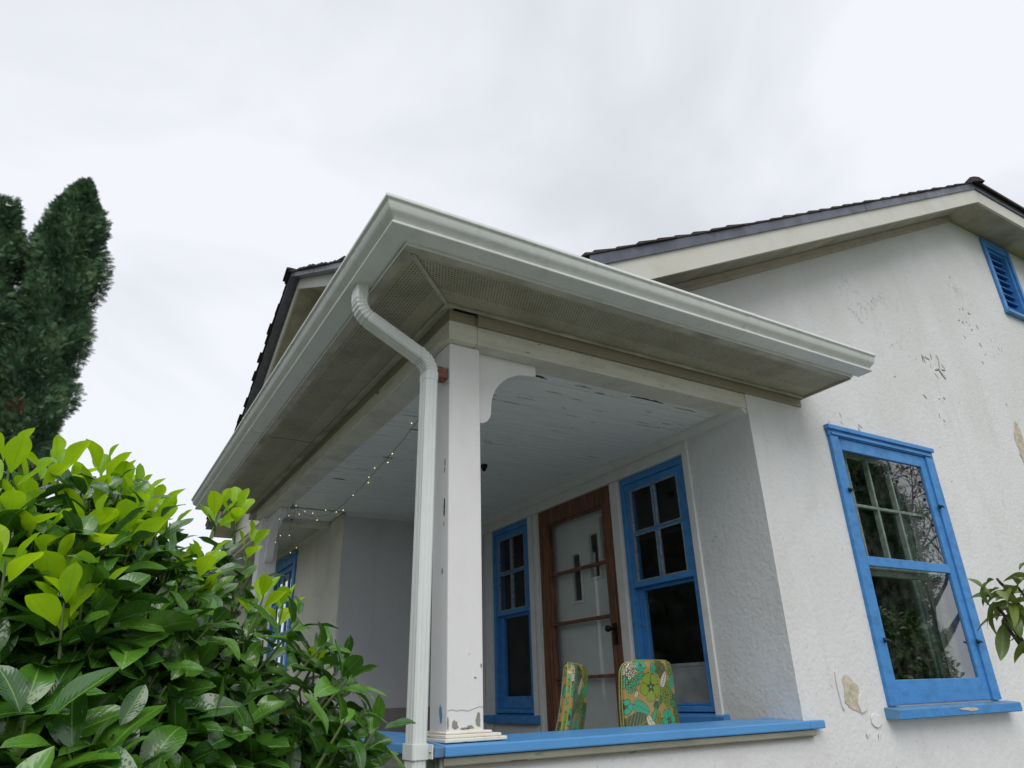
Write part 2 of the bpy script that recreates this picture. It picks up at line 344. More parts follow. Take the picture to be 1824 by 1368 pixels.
# window on the gable wall: clear opening
W1 = (3.66, 4.62, -.06, 1.33)
mb = MB(); y0, y1 = 2.40, 2.60
XR = 10.6
mb.prism([(XW, GZ), (W1[0], GZ), (W1[0], zs(W1[0])), (XW, zs(XW))], FX, y0, y1)
mb.prism([(W1[0], GZ), (W1[1], GZ), (W1[1], W1[2]), (W1[0], W1[2])], FX, y0, y1)
mb.prism([(W1[0], W1[3]), (W1[1], W1[3]), (W1[1], zs(W1[1])), (W1[0], zs(W1[0]))], FX, y0, y1)
V1 = (6.67, 7.03, 3.03, 3.70)
mb.prism([(W1[1], GZ), (V1[0], GZ), (V1[0], zs(V1[0])), (RL, zs(RL)), (W1[1], zs(W1[1]))], FX, y0, y1)
mb.prism([(V1[0], GZ), (V1[1], GZ), (V1[1], V1[2]), (V1[0], V1[2])], FX, y0, y1)
mb.prism([(V1[0], V1[3]), (V1[1], V1[3]), (V1[1], zs(V1[1])), (V1[0], zs(V1[0]))], FX, y0, y1)
mb.prism([(V1[1], GZ), (XR, GZ), (XR, zs(XR)), (RR, zs(RR)), (V1[1], zs(V1[1]))], FX, y0, y1)
mb.prism([(1.74, 1.57), (XW, 1.57), (XW, zs(XW)), (1.74, zs(1.74))], FX, y0, y1)
gw = part('gable_wall', mb, 'stucco', house)
# merge coplanar seams so shading is continuous is not needed: flat faces
mb = MB()      # stucco return of the door wall, between the corner and the board wall
mb.box(XW, XW+.18, 2.60, 2.905, GZ, 1.42)
part('porch_return_wall', mb, 'stucco', house)
mb = MB(); mb.box(XW, XW+.18, 5.47, 5.6, GZ, 1.42); part('porch_return_wall', mb, 'stucco', house)
mb = MB(); mb.box(10.45, 10.6, 2.6, 12, GZ, 2.2); part('side_wall', mb, 'stucco', house); mb = MB(); mb.box(1.9, 10.6, 12, 12.15, GZ, 2.2)
part('back_wall', mb, 'stucco', house)
# door wall boards: openings for window R (2.96-3.55), door (3.68-4.56), window L (4.74-5.31)
ZT = 1.30
mb = MB(); xw = XW+.012
mb.box(xw, xw+.10, 2.905, 5.47, ZT, 1.42)
mb.box(xw, xw+.10, 2.905, 2.945, GZ, ZT)
mb.box(xw, xw+.10, 3.565, 3.665, GZ, ZT)
mb.box(xw, xw+.10, 4.575, 4.735, GZ, ZT)
mb.box(xw, xw+.10, 5.325, 5.47, GZ, ZT)
mb.box(xw, xw+.10, 2.945, 3.565, GZ, -.14); mb.box(xw, xw+.10, 4.735, 5.325, GZ, -.16)
part('board_wall', mb, 'white_trim', house)
mb = MB()     # raised trim round the board wall
mb.box(XW-.012, XW+.012, 2.885, 2.935, -.8, 1.372)
mb.box(XW-.006, XW+.012, 3.575, 3.655, -.8, ZT-.002); mb.box(XW-.006, XW+.012, 4.60, 4.645, -.8, ZT-.002); mb.box(XW-.006, XW+.012, 4.66, 4.72, -.8, ZT-.002)
mb.box(XW-.006, XW+.012, 5.335, 5.44, -.8, ZT-.002)
mb.box(XW-.010, XW+.012, 2.935, 5.6, ZT, 1.372)
part('casing_boards', mb, 'white_trim', house, .004)
mb = MB(); mb.prism([(0, 1.372), (-.045, 1.405), (-.05, 1.4195), (0, 1.4195)], lambda u, v, d: (XW-.001+u, d, v), 2.41, 5.598)
mb.prism([(0, 1.39), (-.02, 1.40), (-.022, 1.4195), (0, 1.4195)], lambda u, v, d: (d, 5.6+u, v), 1.76, XW-.052)
part('cornice_moulding', mb, 'white_trim', house)
# far end wall of the porch and the side wing
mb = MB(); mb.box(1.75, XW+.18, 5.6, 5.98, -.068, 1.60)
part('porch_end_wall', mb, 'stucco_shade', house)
mb = MB(); mb.box(1.743, XW+.18, 5.592, 5.98, GZ, -.068)
part('wall_base', mb, 'concrete', house)
mb = MB(); mb.box(1.738, 1.75, 5.612, 5.975, GZ, 1.40)
part('corner_board', mb, 'stucco_cream', house, .003)
G2 = 7.15; z2 = lambda y: 4.36-.52*abs(y-G2)
W3 = (7.26, 8.30, -.02, 1.33)
mb = MB(); x0, x1 = 1.79, 1.95
mb.box(x0, x1, 5.98, W3[0], GZ, 1.60); mb.box(x0, x1, W3[0], W3[1], GZ, W3[2]); mb.box(x0, x1, W3[0], W3[1], W3[3], 1.60); mb.box(x0, x1, W3[1], 12, GZ, 1.60)
mb.prism([(4.1, 1.60), (12, 1.60), (G2+(4.36-1.85)/.52, 1.85), (G2, 4.36), (4.1, z2(4.1))], FY, x0, x1)
part('wing_wall', mb, 'stucco_cream', house)
mb = MB(); mb.prism([(0, 1.405), (-.03, 1.425), (-.035, 1.452), (0, 1.452)], lambda u, v, d: (1.79+u, d, v), 6.13, 11.9)
part('wing_moulding', mb, 'cream_fascia', house)
# dark rooms behind the glass
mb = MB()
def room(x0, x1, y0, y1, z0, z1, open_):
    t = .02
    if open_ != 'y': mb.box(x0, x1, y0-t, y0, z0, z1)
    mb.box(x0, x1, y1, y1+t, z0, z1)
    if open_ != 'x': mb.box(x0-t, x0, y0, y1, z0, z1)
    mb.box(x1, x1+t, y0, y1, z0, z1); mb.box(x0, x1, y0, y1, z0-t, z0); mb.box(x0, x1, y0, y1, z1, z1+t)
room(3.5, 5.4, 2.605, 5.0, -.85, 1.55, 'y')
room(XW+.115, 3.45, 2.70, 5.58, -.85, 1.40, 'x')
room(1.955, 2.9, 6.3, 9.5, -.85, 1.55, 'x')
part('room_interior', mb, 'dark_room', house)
# ---------------- windows
TX = lambda u, d, z: (u, YB-d, z)          # wall facing -Y
TD = lambda u, d, z: (XW-d, u, z)          # door wall facing -X
TG = lambda u, d, z: (1.79-d, u, z)
def bt(mb, T, u0, u1, d0, d1, z0, z1, mi=0):
    a = T(u0, d0, z0); b = T(u1, d1, z1); return mb.box(a[0], b[0], a[1], b[1], a[2], b[2], mi)
def frame(mb, T, u0, u1, z0, z1, l, r, b, t, d0, d1, mi=0):
    bt(mb, T, u0, u0+l, d0, d1, z0, z1, mi); bt(mb, T, u1-r, u1, d0, d1, z0, z1, mi)
    bt(mb, T, u0+l, u1-r, d0, d1, z0, z0+b, mi); bt(mb, T, u0+l, u1-r, d0, d1, z1-t, z1, mi)
# big window on the gable wall
mb = MB(); T = TX
bt(mb, T, 3.625, 3.70, -.02, .022, -.108, 1.345); bt(mb, T, 4.60, 4.685, -.02, .022, -.108, 1.345)
bt(mb, T, 3.62, 4.69, -.02, .020, 1.346, 1.402); bt(mb, T, 3.612, 4.70, -.0, .034, 1.385, 1.412)
bt(mb, T, 3.64, 4.672, .021, .029, 1.352, 1.366)
bt(mb, T, 3.66, 4.62, -.12, -.02, 1.33, 1.345); bt(mb, T, 3.66, 3.664, -.12, -.02, -.10, 1.33); bt(mb, T, 4.616, 4.62, -.12, -.02, -.10, 1.33)
win = part('window', mb, 'blue_paint', house, .004); win['label'] = 'tall blue framed window with storm sash on the gable wall'
mb = MB(); frame(mb, T, 3.702, 4.598, -.106, 1.344, .028, .062, .118, .072, -.012, .010); bt(mb, T, 3.73, 4.536, -.012, .010, .598, .650)
part('storm_sash', mb, 'blue_paint', win, .003)
mb = MB(); bt(mb, T, 3.72, 4.546, -.004, -.0015, .0, .62); part('pane', mb, 'glass', win)
mb = MB(); bt(mb, T, 3.72, 4.546, -.004, -.0015, .63, 1.28); part('pane', mb, 'glass', win)
mb = MB(); frame(mb, T, 3.668, 4.612, .60, 1.325, .045, .045, .035, .04, -.100, -.065)
for u in (3.862, 4.077, 4.292): bt(mb, T, u-.009, u+.009, -.098, -.067, .63, 1.29)
bt(mb, T, 3.70, 4.58, -.094, -.066, .96, .978)
part('upper_sash', mb, 'muntin_green', win, .002)
mb = MB(); frame(mb, T, 3.668, 4.612, -.06, .60, .03, .045, .05, .03, -.135, -.103)
part('lower_sash', mb, 'muntin_green', win, .002)
mb = MB(); bt(mb, T, 3.66, 4.62, -.20, -.12, -.10, -.06); part('stool', mb, 'muntin_green', win)
mb = MB()
for k in range(2):
    pts = []
    ua, ub = ((4.52, 4.74), (4.76, 4.80))[k]; zt = (1.32, 1.32)[k]
    nn = 60
    vs = []
    for i in range(nn+1):
        u = ua+(ub-ua)*i/nn; d = -.24+.022*math.sin(i*.75)+.01*math.sin(i*1.9)
        vs += [T(u, d, -.15), T(u+.012*math.sin(i), d, zt)]
    mb.add(vs, [(2*i, 2*i+2, 2*i+3, 2*i+1) for i in range(nn)], 0, True)
cu = part('curtain', mb, 'curtain', win)
so = cu.modifiers.new('solid', 'SOLIDIFY'); so.thickness = .003
mb = MB(); mb.prism([(-.02, -.112), (.075, -.124), (.075, -.172), (-.02, -.168)], lambda u, v, d: T(d, u, v), 3.592, 4.765)
part('sill', mb, ['blue_worn'], win, .003)
mb = MB(); bt(mb, T, 3.594, 4.763, .0745, .0785, -.168, -.128); part('sill_edge', mb, 'blue_paint', win, .001)
for (u, z) in ((3.69, 1.018), (4.592, 1.012), (3.694, .205), (4.594, .205)):
    mb = MB(); bt(mb, T, u-.010, u+.010, .022, .030, z-.012, z+.012); c = T(u, .034, z)
    mb.sphere(c, .009, 8); mb.tube([(c[0]-.03, c[1]-.004, c[2]+.003), (c[0], c[1]-.008, c[2]), (c[0]+.028, c[1]-.004, c[2]-.006)], [.004, .0065, .004], 6)
    part('latch', mb, 'latch_metal', win)
# porch windows
def porch_window(u0, u1, zsill, label, blind=False):
    T = TD; mb = MB()
    frame(mb, T, u0, u1, zsill, 1.299, .04, .04, .03, .045, -.11, -.012)
    bt(mb, T, u0+.04, u0+.055, -.075, -.055, zsill, 1.25); bt(mb, T, u1-.055, u1-.04, -.075, -.055, zsill, 1.25)
    w = part('window', mb, 'blue_paint', house, .003); w['label'] = label
    a, b = u0+.042, u1-.042; mb = MB()
    frame(mb, T, a, b, .59, 1.252, .045, .045, .036, .05, -.052, -.020); m_ = (a+b)/2
    bt(mb, T, m_-.009, m_+.009, -.048, -.022, .626, 1.202); bt(mb, T, a+.045, m_-.0095, -.046, -.024, .913, .929); bt(mb, T, m_+.0095, b-.045, -.046, -.024, .913, .929)
    part('upper_sash', mb, 'blue_paint', w, .002)
    mb = MB(); frame(mb, T, a, b, zsill+.032, .60, .045, .045, .012 if blind else .085, .03, -.090, -.057); part('lower_sash', mb, 'blue_paint', w, .002)
    mb = MB(); bt(mb, T, a+.04, b-.04, -.038, -.035, .62, 1.21); part('pane', mb, 'porch_glass', w); mb = MB(); bt(mb, T, a+.04, b-.04, -.075, -.072, zsill+(.04 if blind else .11), .575); part('pane', mb, 'porch_glass', w)
    mb = MB(); frame(mb, T, a+.044, m_-.0085, .93, 1.204, .007, .007, .006, .006, -.034, -.0195); frame(mb, T, m_+.0085, b-.044, .93, 1.204, .007, .007, .006, .006, -.034, -.0195)
    frame(mb, T, a+.044, m_-.0085, .625, .912, .007, .007, .006, .006, -.034, -.0195); frame(mb, T, m_+.0085, b-.044, .625, .912, .007, .007, .006, .006, -.034, -.0195)
    part('putty_line', mb, 'putty', w)
    mb = MB(); mb.prism([(-.10, zsill+.008), (.045, zsill-.018), (.045, zsill-.066), (-.10, zsill-.06)], lambda u, v, d: T(d, u, v), u0-.10, u1+.10)
    part('sill', mb, 'blue_paint', w, .003)
    if blind:
        mb = MB(); bt(mb, T, a, b, -.13, -.118, .12, .138); bt(mb, T, a, b, -.126, -.122, -.08, .12); bt(mb, T, a, b, -.13, -.118, -.11, -.09)
        part('blind', mb, 'blind_cloth', w)
    return w
wr = porch_window(2.946, 3.564, -.115, 'blue sash window right of the porch door with a blind low in it', True)
wl = porch_window(4.736, 5.324, -.13, 'blue sash window left of the porch door')
M['blind_dark'] = M['dark_room']
mb = MB(); mb.box(XW+.145, XW+.15, 4.80, 4.90, .93, 1.0); part('notice', mb, 'white_door', wl)
# wing window
mb = MB(); T = TG
frame(mb, T, 7.19, 8.37, -.10, 1.375, .09, .09, .05, .09, -.02, .02); bt(mb, T, 7.17, 8.39, 0, .035, 1.352, 1.385)
w3 = part('window', mb, 'blue_paint', house, .004); w3['label'] = 'blue divided window on the wing wall beyond the porch'
mb = MB(); frame(mb, T, 7.281, 8.279, -.05, 1.284, .05, .05, .06, .05, -.05, -.012); bt(mb, T, 7.331, 8.229, -.046, -.016, .60, .645)
for u in (7.56, 7.78, 8.0): bt(mb, T, u-.012, u+.012, -.044, -.018, .645, 1.234); bt(mb, T, u-.012, u+.012, -.044, -.018, .01, .60)
for z in (.94, .30): bt(mb, T, 7.331, 8.229, -.042, -.020, z-.011, z+.011)
part('sash', mb, 'blue_paint', w3, .002)
mb = MB(); bt(mb, T, 7.32, 8.24, -.034, -.031, 0, 1.24); part('pane', mb, 'glass', w3)
# gable vent
mb = MB(); T = TX
bt(mb, T, 6.61, 6.662, 0, .022, 3.0, 3.775); bt(mb, T, 7.035, 7.10, 0, .022, 3.0, 3.775); bt(mb, T, 6.662, 7.035, 0, .022, 3.69, 3.775)
bt(mb, T, 6.655, 6.672, -.16, -.002, 3.0, 3.7); bt(mb, T, 7.005, 7.034, -.16, .010, 3.0, 3.7); bt(mb, T, 6.673, 7.004, -.16, -.002, 3.668, 3.6995); bt(mb, T, 7.034, 7.05, .0225, .03, 3.0, 3.775)
mb.box(6.60, 7.12, YB-.045, YB+.1, 2.968, 2.999)
vent = part('vent', mb, 'blue_paint', house, .003)
for k in range(9):
    z = 3.03+k*.074; mb = MB()
    mb.prism([(YB+.018, z-.008), (YB+.11, z+.048), (YB+.114, z+.042), (YB+.022, z-.016)], FY, 6.674, 7.003); part('slat', mb, 'blue_paint', vent)
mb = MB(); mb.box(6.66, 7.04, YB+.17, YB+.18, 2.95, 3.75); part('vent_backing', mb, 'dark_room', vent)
# ---------------- door: glazed storm door over a white inner door
mb = MB(); T = TD
frame(mb, T, 3.667, 4.573, -.80, 1.297, .105, .105, .20, .115, -.055, -.006)
for z in (.80, .452, .092): bt(mb, T, 3.772, 4.468, -.05, -.014, z-.011, z+.011)
door = part('screen_door', mb, 'door_wood', house, .004); door['label'] = 'brown wooden storm door with three thin crossbars'
mb = MB(); frame(mb, T, 3.771, 4.469, -.601, 1.183, .014, .014, .014, .014, -.0545, -.018); part('glazing_bead', mb, 'door_wood', door, .002)
mb = MB(); bt(mb, T, 3.77, 4.47, -.040, -.037, -.60, 1.18); part('pane', mb, 'porch_glass', door)
mb = MB(); c = T(3.72, .0, .36); mb.box(c[0]-.004, c[0]+.006, 3.705, 3.74, .27, .40)
mb.tube([(c[0]-.004, 3.722, .365), (c[0]-.045, 3.722, .365)], .008, 8); mb.sphere((c[0]-.055, 3.722, .365), .021, 10)
mb.tube([(c[0]-.006, 3.722, .30), (c[0]-.012, 3.722, .30)], .009, 8); part('handle', mb, 'black_metal', door)
# inner door with stepped lights
cells = [(3.80, 3.90, .84, 1.13), (3.945, 4.045, .735, 1.03), (4.17, 4.27, .60, .92)]
mb = MB(); d0, d1 = -.112, -.095
us = sorted({3.667, 4.573} | {c for q in cells for c in q[:2]})
for a, b in zip(us[:-1], us[1:]):
    cc = [q for q in cells if q[0] <= a and q[1] >= b]
    if cc: bt(mb, T, a, b, d0, d1, -.8, cc[0][2]); bt(mb, T, a, b, d0, d1, cc[0][3], 1.297)
    else: bt(mb, T, a, b, d0, d1, -.8, 1.297)
dr = part('inner_door', mb, 'white_door', house)
for q in cells: mb = MB(); frame(mb, T, q[0]-.022, q[1]+.022, q[2]-.022, q[3]+.022, .02, .02, .02, .02, d1, d1+.012); part('light_moulding', mb, 'white_door', dr, .003)
for q in cells: mb = MB(); bt(mb, T, q[0], q[1], -.108, -.105, q[2], q[3]); part('pane', mb, 'porch_glass', dr)
# ---------------- porch ceiling, beams, posts
mb = MB(); w_ = .060; y = 2.47; k = 0
while y < 5.995:
    ye = min(y+w_-.006, 5.995); xe = XW-.001 if ye < 5.6 else 1.748
    if y < 5.6 < ye: ye = 5.598
    j = rng.uniform(-.0012, .0012)
    mb.box(1.27, xe, y, ye, 1.42+j, 1.432+j); y += w_; k += 1
bk = MB(); bk.box(1.27, XW, 2.5, 6.0, 1.436, 1.446); part('ceiling_backing', bk, 'gap_dark', house)
part('porch_ceiling', mb, 'ceiling_paint', house, .0025, 1)
mb = MB(); mb.box(XB+.14, XW-.001, YB+.002, YB+.14, 1.403, 1.49); mb.box(XB+.14, XW-.001, YB+.012, YB+.13, 1.4905, 1.545)
part('porch_beam', mb, 'beam_paint', house, .004)
mb = MB(); mb.box(XB, XB+.1385, YB, YE+.12, 1.403, 1.49)
part('porch_beam', mb, 'beam_paint', house, .004)
mb = MB(); mb.box(XB+.14, 1.738, 5.985, YE+.11, 1.375, 1.47)
part('porch_beam', mb, 'beam_paint', house, .004)
mb = MB(); mb.box(XB+.005, XB+.135, YB+.008, YE+.5, 1.4905, 1.546); mb.box(XB+.137, 3.43, YB-.012, YB-.001, 1.4905, 1.546)
part('frieze_board', mb, 'frieze_paint', house)
mb = MB()     # channel strip where the soffit meets the wall
mb.box(XB-.035, XB-.022, YB-.035, YE+.48, 1.538, 1.552); mb.box(XB-.022, 3.43, YB-.035, YB-.022, 1.538, 1.552)
part('soffit_channel', mb, 'soffit_trim', house, .002)
mb = MB(); mb.box(1.173, 1.319, 2.44, 2.586, -.135, 1.4025)
post = part('porch_post', mb, 'white_post', house, .005); post['label'] = 'square white post at the near porch corner'
mb = MB()
for k, (e, z0, z1) in enumerate(((.045, -.1445, -.132), (.034, -.1315, -.121), (.016, -.1205, -.112))):
    mb.box(1.173-e*.55, 1.319+e*1.6, 2.44-e*.9, 2.586+e, z0, z1)
part('base_moulding', mb, 'old_moulding', post, .003, 2)
mb = MB(); mb.box(1.173, 1.319, 5.97, 6.116, -.14, 1.4025)
post2 = part('porch_post', mb, 'white_post', house, .005); post2['label'] = 'square white post at the far porch end'
def bracket_poly(w, h):
    p = [(0, 0), (w, 0), (w, -.055), (w-.03, -.058)]; cx, cy, rx, ry = w-.03, -(h-.085), w-.105, h-.085-.058
    p += [(cx-rx*math.sin(i/14*math.pi/2), cy+ry*math.cos(i/14*math.pi/2)) for i in range(1, 15)]
    return p+[(.073, -(h-.055)), (.067, -(h-.033)), (.052, -(h-.014)), (.03, -(h-.003)), (0, -h)]
mb = MB(); mb.prism([(1.3195+u, 1.4025+v) for u, v in bracket_poly(.315, .335)], FX, 2.475, 2.535)
part('bracket', mb, 'white_post', house, .003)
mb = MB(); mb.prism([(5.9695-u, 1.4025+v) for u, v in bracket_poly(.40, .37)], FY, 1.215, 1.277)
part('bracket', mb, 'white_post', house, .003)
mb = MB(); mb.box(1.095, 1.1725, 2.45, 2.51, 1.235, 1.285); part('spacer_block', mb, 'red_block', house, .003)
mb = MB(); mb.box(2.155, 2.185, 3.95, 3.99, 1.395, 1.4195); mb.sphere((2.17, 3.97, 1.388), .016, 8); part('ceiling_lamp_socket', mb, 'black_metal', house)
# ledge and parapet
mb = MB(); mb.prism([(2.36, -.184), (2.36, -.150), (2.60, -.138), (2.60, -.184)], FY, 1.13, 2.968); mb.box(2.968, 3.07, 2.36, 2.3985, -.184, -.1495)
led = part('porch_ledge', mb, 'blue_ledge', house, .005)
mb = MB(); mb.prism([(1.093, -.184), (1.093, -.150), (1.129, -.150), (1.129, -.184)], FX, 2.362, 2.64); part('ledge_corner', mb, 'blue_worn', led, .005)
mb = MB(); mb.prism([(1.093, -.184), (1.093, -.150), (1.33, -.138), (1.33, -.184)], FX, 2.642, 5.97)
part('porch_ledge', mb, 'blue_ledge', house, .005)
mb = MB(); mb.box(1.12, 3.0, 2.380, 2.3985, -.222, -.186); mb.box(1.118, 1.136, 2.41, 6.0, -.235, -.186); mb.box(1.13, 3.01, 2.370, 2.3795, -.212, -.186)
part('ledge_apron', mb, 'lattice_board', house, .004)
mb = MB(); mb.box(1.14, 2.97, 2.40, 2.57, GZ, -.186); mb.box(1.14, 1.30, 2.57, 5.99, GZ, -.186)
part('parapet', mb, 'stucco', house)
mb = MB(); mb.box(1.30, XW, 2.57, 5.98, -.86, -.80); part('porch_floor', mb, 'porch_floor', house)
# ---------------- soffit, gutter
SO = .338; zs0 = 1.553; YG = 6.58; XG = 3.50
mb = MB(); e = .02
def soff(pts, uvs):
    n = len(pts); v = [(p[0], p[1], zs0) for p in pts]+[(p[0], p[1], zs0+.012) for p in pts]
    mb.add(v, [(0, 1, 2, 3), (4, 5, 6, 7)]+[(i, (i+1) % 4, 4+(i+1) % 4, 4+i) for i in range(4)], 0, False, uvs+uvs)
soff([(XB-e, YB-e), (3.44, YB-e), (3.44, YB-SO), (XB-SO, YB-SO)], [(XB, e), (3.44, e), (3.44, SO), (XB-SO, SO)])
soff([(XB-e, YB-e), (XB-e, YG-.1), (XB-SO, YG-.1), (XB-SO, YB-SO)], [(YB, e), (YG-.1, e), (YG-.1, SO), (YB-SO, SO)])
part('soffit', mb, 'soffit_vinyl', house)
mb = MB()    # smooth margin along the fascia, mitre strip, seam, end trim
mb.box(XB-SO-.004, XB-SO+.032, YB-SO+.034, YG-.1, zs0-.006, zs0-.001); mb.box(XB-SO-.004, 3.44, YB-SO-.004, YB-SO+.032, zs0-.006, zs0-.001)
mb.add([(XB-SO+.03, YB-SO+.042, zs0-.003), (XB-SO+.042, YB-SO+.03, zs0-.003), (XB-.02, YB-.032, zs0-.003), (XB-.032, YB-.02, zs0-.003),
        (XB-SO+.03, YB-SO+.042, zs0-.009), (XB-SO+.042, YB-SO+.03, zs0-.009), (XB-.02, YB-.032, zs0-.009), (XB-.032, YB-.02, zs0-.009)],
       [(0, 1, 2, 3), (4, 5, 6, 7), (0, 1, 5, 4), (1, 2, 6, 5), (2, 3, 7, 6), (3, 0, 4, 7)])
mb.box(XB-e-.004, XB+.02, YB-e, YG-.1, zs0-.0045, zs0+.008); mb.box(XB-SO+.034, XB-.036, 4.40, 4.412, zs0-.004, zs0-.001)
mb.box(3.44, 3.452, YB-SO, YB-.001, zs0-.012, zs0+.012); mb.box(XB-SO, XB, YG-.1, YG-.088, zs0-.012, zs0+.012)
part('soffit_margin', mb, 'soffit_trim', house, .001)
mb = MB(); mb.box(XB-SO-.012, XB-SO-.005, YB-SO-.005, YG-.09, zs0-.004, 1.64); mb.box(XB-SO-.012, 3.452, YB-SO-.012, YB-SO-.005, zs0-.004, 1.64)
part('fascia', mb, 'gutter_enamel', house)
def gprof(z0, dx=0):
    o = [(.351, z0), (.428, z0), (.4345, z0+.0005), (.4370, z0+.003), (.4370, z0+.0115), (.4300, z0+.0130), (.4270, z0+.016), (.4295, z0+.023), (.435, z0+.029), (.443, z0+.0335), (.4505, z0+.036), (.456, z0+.040), (.460, z0+.046),
         (.4650, z0+.058), (.467, z0+.067), (.468, z0+.0725), (.4765, z0+.0740), (.4785, z0+.0765), (.4785, z0+.087), (.472, z0+.088)]
    i = [(a-.004, b+.003) for a, b in o[1:-1]]
    inner = [(.460, z0+.083)]+[(a-.0035, b+.0025) for a, b in reversed(o[1:14])]+[(.3545, z0+.003), (.3545, z0+.085), (.351, z0+.085)]
    return [(a+dx, b) for a, b in o+inner]
gp = gprof(1.56)
def sweep_gutter(mb, prof, stations):
    n = len(prof); S = len(stations); v = [st(d, z) for st in stations for d, z in prof]
    fs = [(k*n+i, k*n+(i+1) % n, (k+1)*n+(i+1) % n, (k+1)*n+i) for k in range(S-1) for i in range(n)]
    mb.add(v, fs); o = len(mb.v)-len(v)
    mb.f += [tuple(range(o, o+n))]; mb.f += [tuple(range(o+(S-1)*n, o+S*n))]; mb.mi += [0, 0]; mb.sm += [False, False]
mb = MB(); sweep_gutter(mb, gp, [lambda d, z: (XB-d, YG, z), lambda d, z: (XB-d, YB-d, z), lambda d, z: (XG, YB-d, z)])
gut = part('gutter', mb, 'gutter_enamel', house); gut['label'] = 'pale green gutter round the porch roof'
op = gp[:19]+[(.351, 1.645)]
mb = MB(); mb.prism(op, lambda u, v, d: (d, YB-u, v), XG-.001, XG+.003); part('gutter_end_cap', mb, 'gutter_enamel', gut); mb = MB(); mb.prism(op, lambda u, v, d: (XB-u, d, v), YG-.001, YG+.003)
part('gutter_end_cap', mb, 'gutter_enamel', gut)
sp = [(a+(.0018 if a > .36 else 0), b-(.0018 if b < 1.565 else 0)) for a, b in gp[:19]]+[(.351, 1.645)]
mb = MB(); mb.prism(sp, lambda u, v, d: (d, YB-u, v), 2.52, 2.56); part('gutter_joint', mb, 'gutter_enamel', gut)
mb = MB(); mb.prism(sp, lambda u, v, d: (XB-u, d, v), 4.38, 4.42); part('gutter_joint', mb, 'gutter_enamel', gut)
for k in range(14):
    mb = MB()
    if k < 6: c = (XB-.478, 2.6+k*.62, 1.632)
    else: c = (1.3+(k-6)*.30, YB-.478, 1.632)
    mb.sphere(c, .0035, 6); part('gutter_screw', mb, 'metal_grey', gut)
# second gutter and eave on the wing, beyond the porch
mb = MB(); sweep_gutter(mb, [(a, b-.105) for a, b in gp], [lambda d, z: (1.776-d, 6.62, z), lambda d, z: (1.776-d, 12.2, z)])
mb.box(1.42, 1.79, 6.13, 12.1, 1.452, 1.462); mb.box(1.412, 1.422, 6.62, 12.1, 1.445, 1.55)
part('wing_eave', mb, 'cream_fascia', house)
# ---------------- downspout
mb = MB(); HW, HD = .026, .038
def dprof(hw, hd, rib=0):
    p = []; c = .007
    for sx_, sy_ in ((-1, -1), (1, -1), (1, 1), (-1, 1)):
        x, y = sx_*hw, sy_*hd
        q = [(x, y-sy_*c), (x-sx_*c, y)] if sx_*sy_ < 0 else [(x-sx_*c, y), (x, y-sy_*c)]
        if (sx_, sy_) == (-1, -1): q = [(x, y+c), (x+c, y)]
        if (sx_, sy_) == (1, -1): q = [(x-c, y), (x, y+c)]
        if (sx_, sy_) == (1, 1): q = [(x, y-c), (x-c, y)]
        if (sx_, sy_) == (-1, 1): q = [(x+c, y), (x, y-c)]
        p += q
    # shallow ribs on the two faces seen
    out = []
    for i in range(8):
        a = p[i]; b = p[(i+1) % 8]; out.append(a)
        L_ = math.hypot(b[0]-a[0], b[1]-a[1])
        if L_ > .025:
            nx, ny = (b[1]-a[1])/L_, -(b[0]-a[0])/L_
            for t, dd in ((.22, 0), (.28, .0022), (.34, 0), (.66, 0), (.72, .0022), (.78, 0)):
                out.append((a[0]+(b[0]-a[0])*t-nx*dd, a[1]+(b[1]-a[1])*t-ny*dd))
    return out
P0 = Vector((.762, 2.440, 1.572)); P3 = Vector((1.058, 2.440, -1.45))
path = []
def arc(c, r, a0, a1, n):
    return [(c[0]+r*math.cos(a0+(a1-a0)*i/n), c[1]+r*math.sin(a0+(a1-a0)*i/n), i) for i in range(n+1)]
RA = .085; TH = R_(63)       # turn away from vertical
st = [(.762, 1.572, 0, 0), (.762, 1.495, 0, 0)]
for i in range(1, 13):
    a = TH*i/12; st.append((.762+RA*(1-math.cos(a)), 1.495-RA*math.sin(a), a, 1 if i % 2 else 0))
x1_, z1_ = st[-1][0], st[-1][1]
xe = 1.078-RA*(1-math.cos(TH)); Ld = (xe-x1_)/math.sin(TH)
ze = z1_-Ld*math.cos(TH)
st.append((x1_+.02*math.sin(TH), z1_-.02*math.cos(TH), TH, 0)); st.append((xe-.012*math.sin(TH), ze+.012*math.cos(TH), TH, 0)); st.append((xe-.010*math.sin(TH), ze+.010*math.cos(TH), TH, 2))
for i in range(0, 13):
    a = TH*(1-i/12); st.append((1.078-RA*(1-math.cos(a)), ze-RA*(math.sin(TH)-math.sin(a)), a, 3 if i % 2 else 2))
zb = st[-1][1]; st += [(1.078, zb-.035, 0, 2), (1.078, zb-.036, 0, 0), (1.058, -.20, 0, 0), (1.058, -1.45, 0, 0)]
rings = []; n_ = None
for (x, z, a, k) in st:
    sc_ = {0: 1.0, 1: .90, 2: 1.05, 3: .93}[k]
    pr = dprof(HW, HD); n_ = len(pr)
    for (u, v) in pr:
        # crimp only on the inner face of the bend
        uu = u*(1.0 if k == 0 else (1.05 if k >= 2 else 1)); vv = v*(1.05 if k >= 2 else 1)
        if k in (1, 3): uu *= .86; vv *= .95
        rings.append((x+uu*math.cos(a), 2.440+vv, z+uu*math.sin(a)))
mb.add(rings, [(i*n_+j, i*n_+(j+1) % n_, (i+1)*n_+(j+1) % n_, (i+1)*n_+j) for i in range(len(st)-1) for j in range(n_)])
ds = part('downspout', mb, 'downspout_enamel', house, 0)
ds['label'] = 'pale rectangular downspout with two crimped elbows'
mb = MB(); zc = -.165
